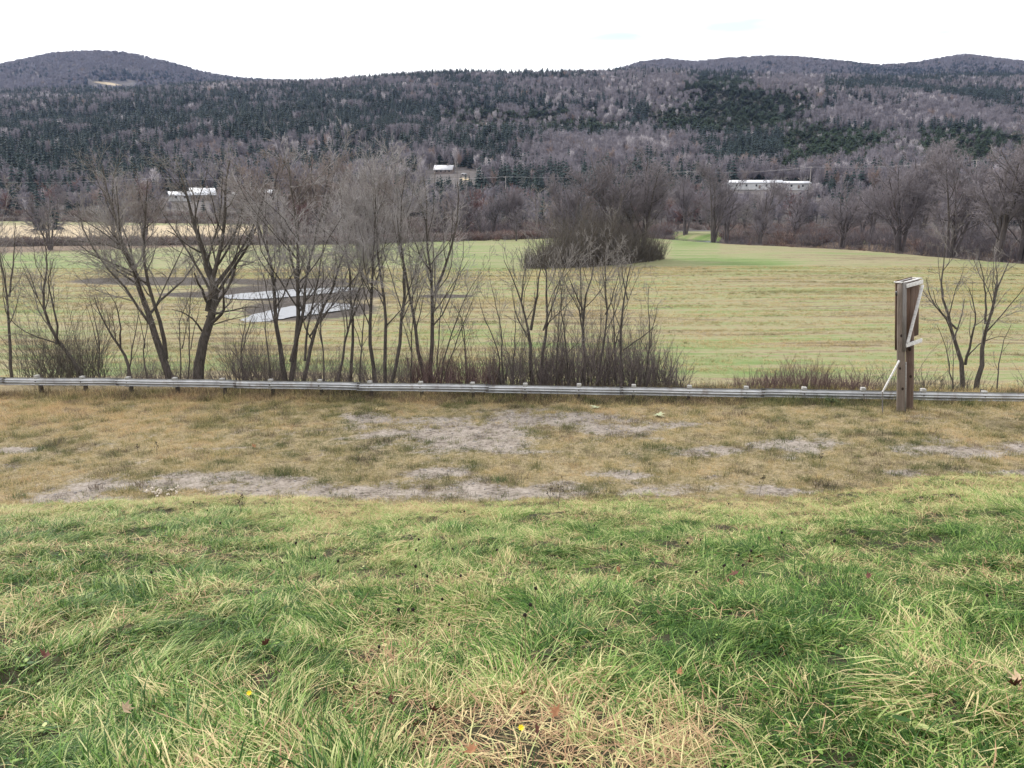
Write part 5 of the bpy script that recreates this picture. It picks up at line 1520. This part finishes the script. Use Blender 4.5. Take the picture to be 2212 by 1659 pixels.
# the strip
n = 60000
y = 17 + 16.5 * r.rand(n); x = (r.rand(n) * 2 - 1) * 29
k = (y > lawn_edge(x) - .3) & (y < rail_y(x) + 3.2) & (np.abs(x) < .7 * y + 4)
x, y = x[k], y[k]
d = dirt_mask(x, y)
k = r.rand(len(x)) > np.clip((d - .34) * 1.8, 0, .90); x, y, d = x[k], y[k], d[k]
n = len(x); z = near_z(x, y); px, py = proj(np.stack([x, y, z], -1))
tint = .54 + (fbm(x * .5, y * .5, 81) - .5) * .9 + (fbm(x * 2.2, y * 2.2, 82) - .5) * .7
tint += .28 * np.exp(-((px - 150) / 420) ** 2 - ((py - 885) / 45) ** 2) + .18 * np.exp(-((px - 1700) / 300) ** 2 - ((py - 895) / 30) ** 2)
tint -= .45 * np.exp(-((px - 1800) / 260) ** 2 - ((py - 874) / 12) ** 2) + .12 * np.exp(-((px - 600) / 260) ** 2 - ((py - 1000) / 60) ** 2)
tint -= .25 * sstep(.2, .5, d)
sc_ = (.55 + .7 * r.rand(n)) * (.75 + .5 * fbm(x * .6, y * .6, 83)) * (1 + .3 * np.exp(-((px - 150) / 420) ** 2 - ((py - 885) / 45) ** 2))
sc_ *= 1 + .9 * sstep(-1.6, -.6, y - rail_y(x)) + .6 * np.exp(-((x - A0[0] - .3) / .9) ** 2 - ((y - A0[1]) / .8) ** 2)
idx = np.where(r.rand(n) < .45, r.randint(4, 6, n), r.randint(0, 4, n))
big_t = fbm(x * 2.6, y * 2.6, 89)
sc_ *= np.where(big_t > .62, 1.5, .92)
tint -= np.where(big_t > .62, .28, 0)
idx = np.where(r.rand(n) < np.clip((fbm(x * 1.7, y * 1.7, 88) - .52) * 3.0 + .8 * (y > rail_y(x) - 1.0) * (x < 9), .03, .6), r.randint(6, 8, n), idx)
rot = np.zeros((n, 3)); rot[:, 2] = r.rand(n) * 6.28
gn_scatter("strip_grass", np.stack([x, y, z], -1), rot, np.stack([sc_ * 1.15, sc_ * 1.15, sc_], 1), idx, np.clip(tint, 0, 1), STRIP, "short dry olive and straw grass growing over the dirt strip")

# stubble tufts over the field
n = 140000
yy = np.sqrt(40 ** 2 + (135 ** 2 - 40 ** 2) * r.rand(n)); xx = (r.rand(n) * 2 - 1) * (.70 * yy + 5)
k = (yy > rail_y(xx) + 6) 
xx, yy = xx[k], yy[k]; zz = ground_z(xx, yy); px, py = proj(np.stack([xx, yy, zz], -1))
wet = np.maximum.reduce([1.4 - np.hypot((px - cx) / rx, (py - cy) / ry) for cx, cy, rx, ry in [(360, 609, 190, 9), (640, 640, 170, 34), (640, 670, 170, 26), (470, 636, 130, 9), (965, 640, 65, 5)]])
rowk = fbm(xx * .05, yy * .8, 85)
k = (wet < .3) & (r.rand(len(xx)) < np.clip((rowk - .3) * 2.2, .1, 1))
xx, yy, zz = xx[k], yy[k], zz[k]; n = len(xx)
rank = (fbm(xx * .09, yy * .7, 87) > .60) & (r.rand(n) < .30)
tint = .55 + (fbm(xx * .06, yy * .5, 86) - .5) * .7 + (r.rand(n) - .5) * .2
tint = np.where(rank, .16, tint)
rot = np.zeros((n, 3)); rot[:, 2] = r.rand(n) * 6.28
s_ = (1.0 + .9 * r.rand(n)) * np.where(rank, 1.5, 1.0)
gn_scatter("stubble", np.stack([xx, yy, zz], -1), rot, np.stack([s_ * 1.6, s_ * 1.6, s_ * 1.05], 1), r.randint(0, 6, n), np.clip(tint, 0, 1), STRIP, "short mown stubble in rows over the valley field")

# ------------------------------------------------------------------ leaves, weeds, small plants
M_leafo = var_mat("orange_leaf", (0.26, 0.11, 0.055), (0.40, 0.21, 0.11), 20, .7)
M_leafd = var_mat("dark_red_leaf", (0.075, 0.028, 0.022), (0.14, 0.055, 0.04), 20, .7)
M_leaft = var_mat("tan_leaf", (0.34, 0.24, 0.15), (0.48, 0.36, 0.24), 20, .7)
LOBES = [(0, 1.0), (18, .5), (38, .82), (58, .42), (85, .85), (115, .42), (150, .5), (180, .25)]
def leaf_mesh(seed, size, mat):
    q1 = rs(seed)
    ang_ = [a for a, _ in LOBES] + [360 - a for a, _ in LOBES[-2:0:-1]]
    rad_ = [b for _, b in LOBES] + [b for _, b in LOBES[-2:0:-1]]
    V = [(0, 0, 0)]
    curl = 1.0 + .9 * q1.rand()
    for a, b in zip(ang_, rad_):
        b *= .85 + .3 * q1.rand(); t_ = math.radians(a)
        V.append((b * math.sin(t_), b * math.cos(t_), curl * (b ** 2) * .35 * (1 + .6 * math.sin(t_ * 2 + q1.rand() * 6))))
    n_ = len(V) - 1
    V = np.array(V) * size
    V = np.vstack([V, V - np.array([0, 0, .0008])])
    m_ = n_ + 1
    t_ = [(0, 1 + i, 1 + (i + 1) % n_) for i in range(n_)] + [(m_, m_ + 1 + (i + 1) % n_, m_ + 1 + i) for i in range(n_)]
    return mesh_np("leaf", V, t_, None, mat)
leaf_protos = [[leaf_mesh(700 + j * 5 + i, .055, mm) for i in range(3)] for j, mm in enumerate((M_leafo, M_leafd, M_leaft))]
LEAVES = [(548, 966, 0, 2.6, "large curled orange leaf lying on the dirt strip at left"), (935, 1548, 1, 1.3, "dark red leaf in the worn patch at the bottom centre"), (812, 1512, 1, 1.3, "dark red leaf in brown grass left of the bottom worn patch"), (1201, 1578, 0, 1.2, "orange leaf in the worn patch at the bottom centre"),
          (1130, 1525, 0, 1.0, "small orange leaf just above the bottom worn patch"), (272, 1556, 2, 1.4, "tan leaf in the green grass at the bottom left"), (105, 1447, 1, 1.5, "dark leaf sunk in green grass near the left edge"), (577, 1436, 1, 1.4, "dark pointed leaf standing up in the grass left of centre"),
          (1588, 1258, 1, 1.9, "cluster-like dark brown leaf right of centre in the grass"), (1640, 1210, 0, 1.6, "brown leaf beside pale matted grass right of centre"), (1335, 1240, 0, 1.4, "orange brown leaf in the straw-coloured tussock"), (2195, 1500, 2, 1.8, "tan curled leaf at the right edge of the grass"), (2180, 1518, 1, 1.5, "dark leaf under the tan leaf at the right edge"),
          (40, 1155, 2, 1.8, "tan leaf in the dry grass at the far left"), (62, 1107, 0, 1.3, "orange leaf in dry grass just below the dirt at far left"), (1870, 1290, 1, 1.3, "reddish dark leaf in the combed grass at right"), (1660, 1185, 1, 1.4, "dark leaf at the top of the pale matted grass"), (660, 1555, 2, 1.3, "pale pinkish tan leaf low in the bottom left grass"),
          (388, 1250, 2, 1.3, "yellowish leaf in the darker green grass at left"), (1745, 1165, 2, 1.2, "tan leaf near the upper right edge of the lawn"), (1465, 1470, 0, 1.0, "small rust leaf in the dark green grass right of centre"), (1020, 1640, 0, 1.1, "rust leaf at the very bottom of the worn patch"), (1420, 1355, 2, 1.0, "small tan leaf in the deep green grass"), (980, 1130, 0, 1.0, "tiny orange leaf in the straw band below the dirt"), (845, 1535, 1, 1.3, "dark red leaf at the left end of the bottom worn patch"), (900, 1568, 1, 1.0, "small dark leaf low in the left of the worn patch"), (1075, 1590, 2, 1.1, "tan leaf in the middle of the worn patch"), (1160, 1612, 1, 1.2, "dark leaf right of the yellow flower in the worn patch"), (1225, 1540, 2, 1.0, "tan leaf at the upper right of the worn patch"), (770, 1500, 1, 1.2, "rusty leaf above the left end of the worn patch"), (1620, 1222, 1, 1.3, "dark crumpled leaf in the pale matted tussock"), (1572, 1272, 1, 1.2, "dark leaf under the brown leaf cluster right of centre"), (1602, 1278, 0, 1.1, "rust leaf at the foot of the brown leaf cluster")]
for k, (ppx, ppy, j, s, lb) in enumerate(LEAVES):
    p = hit(ppx, ppy); p[2] = float(near_z([p[0]], [p[1]])[0])
    lift = .035 if k == 0 else .10
    o = tag(obj("fallen_leaf", leaf_protos[j][k % 3], None, (p[0], p[1], p[2] + lift)), lb, "leaf", "fallen leaves in the grass")
    s *= .8; o.rotation_euler = (.8 * math.sin(k * 2.1) + .3, .8 * math.cos(k * 1.3), k * 2.4); o.scale = (s, s * .85, s)

# dark round seed heads on thin stems
M_seed = var_mat("dark_seed_head", (0.012, 0.009, 0.008), (0.03, 0.022, 0.018), 60, .9)
M_stem = var_mat("dry_brown_stem", (0.12, 0.085, 0.05), (0.22, 0.16, 0.10), 20, .8)
def ball(seed, rd_):
    q1 = rs(seed); V = []; k = 8
    for i in range(6):
        f = math.pi * (i + .5) / 6
        for j in range(k):
            a = 2 * math.pi * j / k; s = rd_ * (.85 + .3 * q1.rand())
            V.append((s * math.sin(f) * math.cos(a), s * math.sin(f) * math.sin(a), -s * math.cos(f) * 1.15))
    q = [(i * k + j, i * k + (j + 1) % k, (i + 1) * k + (j + 1) % k, (i + 1) * k + j) for i in range(5) for j in range(k)]
    n_ = len(V); V += [(0, 0, -rd_), (0, 0, rd_ * 1.1)]
    t_ = [((j + 1) % k, j, n_) for j in range(k)] + [(5 * k + j, 5 * k + (j + 1) % k, n_ + 1) for j in range(k)]
    return mesh_np("seed_head", np.array(V), t_, q, M_seed, True)
def stalk_mesh(h, bendx, r0=.0028, mat=None):
    mb = MB(); f = np.linspace(0, 1, 6); mb.tube(np.stack([bendx * f ** 2, 0 * f, h * f], 1), np.linspace(r0, r0 * .6, 6), 5)
    return mb.mesh("stem", mat or M_stem, True)
SH = [(ball(800 + i, .0135), stalk_mesh(h, b), h, b) for i, (h, b) in enumerate([(.42, .06), (.48, -.08), (.36, .03)])]
spots = [(398, 1128), (425, 1120), (455, 1118), (505, 1130), (490, 1165), (572, 1232), (612, 1238), (660, 1224), (688, 1228), (85, 1255), (742, 1118), (1005, 1132), (870, 1158), (1042, 1180), (905, 1195), (912, 1240), (985, 1245), (895, 1285), (1085, 1255), (955, 1365), (965, 1385), (905, 1420), (850, 1420), (815, 1450), (1135, 1420), (1125, 1400), (1300, 1425), (1335, 1225), (1465, 1230), (1510, 1175), (1585, 1240), (1600, 1255), (1560, 1265), (1615, 1205), (1675, 1190), (1690, 1220), (1550, 1280), (1790, 1260), (1605, 1285), (1280, 1160), (1535, 1105), (1575, 1100), (1500, 1290), (1450, 1190), (735, 1260), (350, 1290), (2140, 1350), (1155, 1325), (1010, 1300), (930, 1310)]
for k, (ppx, ppy) in enumerate(spots):
    hd, st, hh, bb = SH[k % 3]
    s = .75 + .4 * ((k * 37) % 10) / 10
    p = hit(ppx, ppy + 25 * s); p[2] = float(near_z([p[0]], [p[1]])[0])
    spot = "at the bank's straw-coloured top edge" if ppy < 1150 else "in the left of the bank" if ppx < 800 else "by the pale tussock at right" if ppx > 1440 else "in the middle of the bank" if ppy < 1320 else "above the bottom worn patch"
    t = thing("seed_stalk", "dark round seed head on a thin stem " + spot, "dried flower", p, "dark seed heads " + spot, rz=k * 1.9)
    obj("stem", st, t); obj("seed_head", hd, t, (bb, 0, hh))
    t.scale = (s, s, s)

# two yellow flowers
M_yel = var_mat("yellow_petals", (0.75, 0.58, 0.03), (0.85, 0.72, 0.06), 30, .6)
M_green = var_mat("green_stem", (0.07, 0.12, 0.03), (0.12, 0.18, 0.05), 30, .6)
def flower(ppx, ppy, label):
    p = hit(ppx, ppy + 12); p[2] = float(near_z([p[0]], [p[1]])[0])
    t = thing("yellow_flower", label, "flower", p, "yellow flowers in the grass")
    obj("stem", stalk_mesh(.16, .02, .0025, M_green), t)
    V, tr_ = [], []
    for i in range(14):
        a = 2 * math.pi * i / 14; c, s = math.cos(a), math.sin(a); b = len(V); rr_ = .019 * (1 if i % 2 else .75)
        V += [(0, 0, 0), (c * rr_ * .6 - s * .004, s * rr_ * .6 + c * .004, .006), (c * rr_, s * rr_, .009 if i % 2 else .014), (c * rr_ * .6 + s * .004, s * rr_ * .6 - c * .004, .006)]
        tr_ += [(b, b + 1, b + 2), (b, b + 2, b + 3)]
    o = obj("flower_head", mesh_np("flower_head", np.array(V), tr_, None, M_yel), t, (.02, 0, .16)); o.rotation_euler = (.5, .1, 0)
flower(1117, 1618, "yellow flower in the worn patch at the bottom centre")
flower(535, 1528, "yellow flower in the green grass left of the worn patch")

# pale rosettes on the strip (woolly leaves), green tuft, dark weeds, pale dried flower cluster
M_wool = var_mat("pale_woolly_leaf", (0.28, 0.31, 0.19), (0.44, 0.46, 0.31), 15, .8)
def rosette(ppx, ppy, size, n, mat, label, name="mullein_plant", cat="plant", up=.5, wid=.28):
    p = hit(ppx, ppy); p[2] = float(near_z([p[0]], [p[1]])[0])
    q1 = rs(int(ppx)); t = thing(name, label, cat, p)
    for i in range(n):
        a = 2 * math.pi * (i + q1.rand() * .6) / n; L = size * (.6 + .6 * q1.rand()); el = up * (.4 + q1.rand())
        V = []
        for f, w_ in ((0, .25), (.3, .8), (.6, 1.0), (.85, .6), (1, .05)):
            e_ = el * (1 - f * .5)
            c = np.array([math.cos(a) * L * f * math.cos(el), math.sin(a) * L * f * math.cos(el), L * f * math.sin(e_) + .01]); s = np.array([-math.sin(a), math.cos(a), 0]) * L * wid * .5 * w_
            V += [c - s + np.array([0, 0, .012 * w_]), c, c + s + np.array([0, 0, .012 * w_])]
        q = [(3 * i_ + j, 3 * i_ + j + 1, 3 * i_ + j + 4, 3 * i_ + j + 3) for i_ in range(4) for j in range(2)]
        obj("leaf", mesh_np("leaf", np.array(V), None, q, mat, True), t)
    return t
rosette(1422, 902, .30, 14, M_wool, "pale star-shaped rosette plant on the strip right of centre", up=.6)
rosette(1285, 882, .26, 9, M_wool, "small pale rosette plant near the guardrail in the centre", up=.5)
rosette(815, 890, .30, 9, var_mat("straw_leaf", (.40, .32, .18), (.55, .45, .27), 15), "withered straw-coloured rosette below the guardrail left of centre", up=.8, wid=.15)
rosette(1795, 872, .40, 12, var_mat("weed_leaf", (.05, .08, .035), (.10, .14, .06), 15), "dark green leafy weed by the guardrail left of the sign frame", up=.8, name="leafy_weed")

def tuft(ppx, ppy, label, seed, L0, L1, n, mat, rad=.1, lean=.3, w=.008, name="grass_tuft", tint=None):
    p = hit(ppx, ppy); p[2] = float(near_z([p[0]], [p[1]])[0])
    v, q, sh = blades(seed, n, L0, L1, w, rad, lean, .7, comb=.1)
    return tag(obj(name, mesh_np(name, v, None, q, mat, True), None, p), label, "grass tuft")
M_tg = var_mat("tuft_green", (.045, .09, .03), (.09, .15, .05), 9)
M_tb = var_mat("tuft_brown", (.06, .045, .03), (.15, .11, .07), 9)
M_to = var_mat("tuft_olive", (.10, .11, .05), (.2, .18, .09), 9)
for k, (ppx, ppy, lb, mm, L, n, rad) in enumerate([
    (1080, 1040, "bright dark green tuft on the dirt strip in the centre", M_tg, .24, 130, .12), (875, 968, "rounded olive tuft on bare dirt left of centre", M_to, .26, 130, .16), (1610, 898, "dark brown clod of dead stems right of centre by the rail", M_tb, .26, 150, .26),
    (1220, 925, "tall olive tuft on the bare dirt right of centre", M_to, .34, 120, .12), (985, 958, "low olive tuft among bare dirt, near the rounded one", M_to, .2, 90, .14), (300, 1050, "brown tuft at the bottom left of the dirt strip", M_tb, .26, 120, .14), (205, 1055, "small brown tuft beside the pale dirt at left", M_tb, .22, 80, .09), (1195, 1060, "dark weedy tuft on the lower dirt band", M_tb, .2, 60, .1), (940, 925, "small dark tuft on the upper bare patch", M_to, .2, 70, .08),
    (1350, 905, "olive tuft at the edge of the upper bare patch", M_to, .22, 90, .14), (2150, 945, "olive tuft on the strip right of the sign frame", M_to, .24, 100, .14), (1890, 985, "grey brown tuft beside the right dirt patch", M_tb, .22, 90, .13), (45, 1075, "dark green tuft at the left edge of the dirt strip", M_tg, .22, 90, .14), (625, 1080, "small green tuft in front of the dirt band at left", M_tg, .18, 60, .08)]):
    tuft(ppx, ppy, lb, 900 + k, L * .4, L, n, mm, rad)

# dark weed stalks with clustered seed heads
def weed(ppx, ppy, hgt, label, n=7, mat=None):
    p = hit(ppx, ppy); p[2] = float(near_z([p[0]], [p[1]])[0])
    q1 = rs(int(ppx * 3 + ppy)); t = thing("weed_stalk", label, "weed", p, None)
    mb = MB(); f = np.linspace(0, 1, 7); ln = q1.normal() * .1
    C = np.stack([ln * hgt * f ** 2, 0 * f + q1.normal() * .02 * f, hgt * f - .03], 1)
    mb.tube(C, np.linspace(.006, .003, 7), 5)
    hb = MB()
    for i in range(n):
        f0 = .35 + .65 * q1.rand(); b = np.array([np.interp(f0, f, C[:, j]) for j in range(3)]); a = q1.rand() * 6.28; L = hgt * .28 * (1.2 - f0)
        tip = b + np.array([math.cos(a) * L * .6, math.sin(a) * L * .6, L]); mb.tube([b, (b + tip) / 2 + np.array([0, 0, -.01]), tip], [.003, .0025, .002], 4)
        for j in range(3):
            hb.box(tip + q1.normal(size=3) * .012, (.012, .012, .017), np.linalg.qr(q1.normal(size=(3, 3)))[0])
    mb.obj("stem", mat or M_bushdark, t); hb.obj("seed_cluster", M_seed if mat is None else mat, t)
for ppx, ppy, hg, lb in [(1188, 1092, .62, "dark weed stalk in front of the lower dirt band, left of a pair"), (1206, 1095, .75, "taller dark weed stalk of the pair in front of the lower dirt band"), (1640, 1075, .6, "grey weed stalk at the lawn edge right of centre"), (300, 985, .4, "dark weed stalk on the dry strip at left"), (340, 985, .45, "grey weed stalk on the dry strip beside the dark one"), (140, 850, .5, "brown weed stalk below the left end of the guardrail"), (165, 850, .45, "short brown weed below the left end of the guardrail"),
                        (1905, 862, 1.2, "tall dark weed just left of the sign frame"), (1925, 866, 1.0, "dark red weed against the sign frame post"), (2032, 865, .9, "brown weed just right of the sign frame"), (400, 848, .45, "brown weeds under the guardrail at left"), (1460, 880, .45, "brown weed by the pale rosette near the rail"), (1770, 1010, .4, "thin brown weed on the right of the dirt strip"), (520, 1120, .45, "dark stalk rising from the straw band at left")]:
    weed(ppx, ppy, hg, lb)

# cluster of pale dried flower heads at the bottom left of the strip
M_pale = var_mat("pale_dry_flower", (.55, .47, .40), (.75, .68, .60), 30)
p = hit(348, 1072); p[2] = float(near_z([p[0]], [p[1]])[0])
t = thing("dried_plant", "cluster of pale dried flower heads on the dirt at left", "plant", p)
q1 = rs(55)
for i in range(22):
    x_, y_ = q1.normal() * .22, q1.normal() * .10; h_ = .05 + .13 * q1.rand()
    mb = MB(); mb.tube([(x_ * .7, y_ * .7, -.02), (x_, y_, h_)], [.003, .002], 4); mb.obj("stem", M_stem, t)
    mb = MB()
    for j in range(5):
        mb.box(np.array([x_, y_, h_]) + q1.normal(size=3) * .016, (.03, .03, .012), np.linalg.qr(q1.normal(size=(3, 3)))[0])
    mb.obj("flower_head", M_pale, t)

# stones on the bare dirt
M_stone = var_mat("grey_stone", (.16, .145, .135), (.34, .315, .30), 25, .9)
stones = []
for i in range(4):
    q1 = rs(60 + i); V = []; k = 7
    for a_ in range(5):
        f = math.pi * (a_ + .5) / 5
        for j in range(k):
            a = 2 * math.pi * j / k; s = .75 + .5 * q1.rand(); V.append((s * math.sin(f) * math.cos(a), s * .8 * math.sin(f) * math.sin(a), -s * .55 * math.cos(f)))
    q = [(i_ * k + j, i_ * k + (j + 1) % k, (i_ + 1) * k + (j + 1) % k, (i_ + 1) * k + j) for i_ in range(4) for j in range(k)]
    n_ = len(V); V += [(0, 0, -.5), (0, 0, .5)]; tr_ = [((j + 1) % k, j, n_) for j in range(k)] + [(4 * k + j, 4 * k + (j + 1) % k, n_ + 1) for j in range(k)]
    stones.append(mesh_np("stone", np.array(V), tr_, q, M_stone, True))
q1 = rs(66); x = (q1.rand(9000) * 2 - 1) * 24; y = 17.5 + 11.5 * q1.rand(9000)
d = dirt_mask(x, y); k = d > .55; x, y = x[k], y[k]; n = len(x)
s_ = .009 + .04 * q1.rand(n) ** 3
gn_scatter("gravel", np.stack([x, y, near_z(x, y) - .012], -1), np.stack([0 * x, 0 * x, q1.rand(n) * 6.28], 1), np.stack([s_] * 3, 1), q1.randint(0, 4, n), np.zeros(n), stones, "loose grey pebbles on the bare dirt")

# ------------------------------------------------------------------ haze
HAZE = 0.000032
if HAZE:
    mb = MB(); mb.box((0, 2400, 398), (13400, 5700, 806))
    mh = bpy.data.materials.new("haze_air"); mh.use_nodes = True; nt = mh.node_tree; nt.nodes.clear()
    out = nt.nodes.new("ShaderNodeOutputMaterial"); pv = nt.nodes.new("ShaderNodeVolumePrincipled")
    pv.inputs["Color"].default_value = (0.45, 0.60, 1.0, 1); pv.inputs["Density"].default_value = HAZE; pv.inputs["Anisotropy"].default_value = 0.2
    nt.links.new(pv.outputs[0], out.inputs["Volume"])
    o = mb.obj("haze", mh); tag(o, "thin blue haze over the valley and hills", kind="stuff")
print("front tree tris", tri_count)
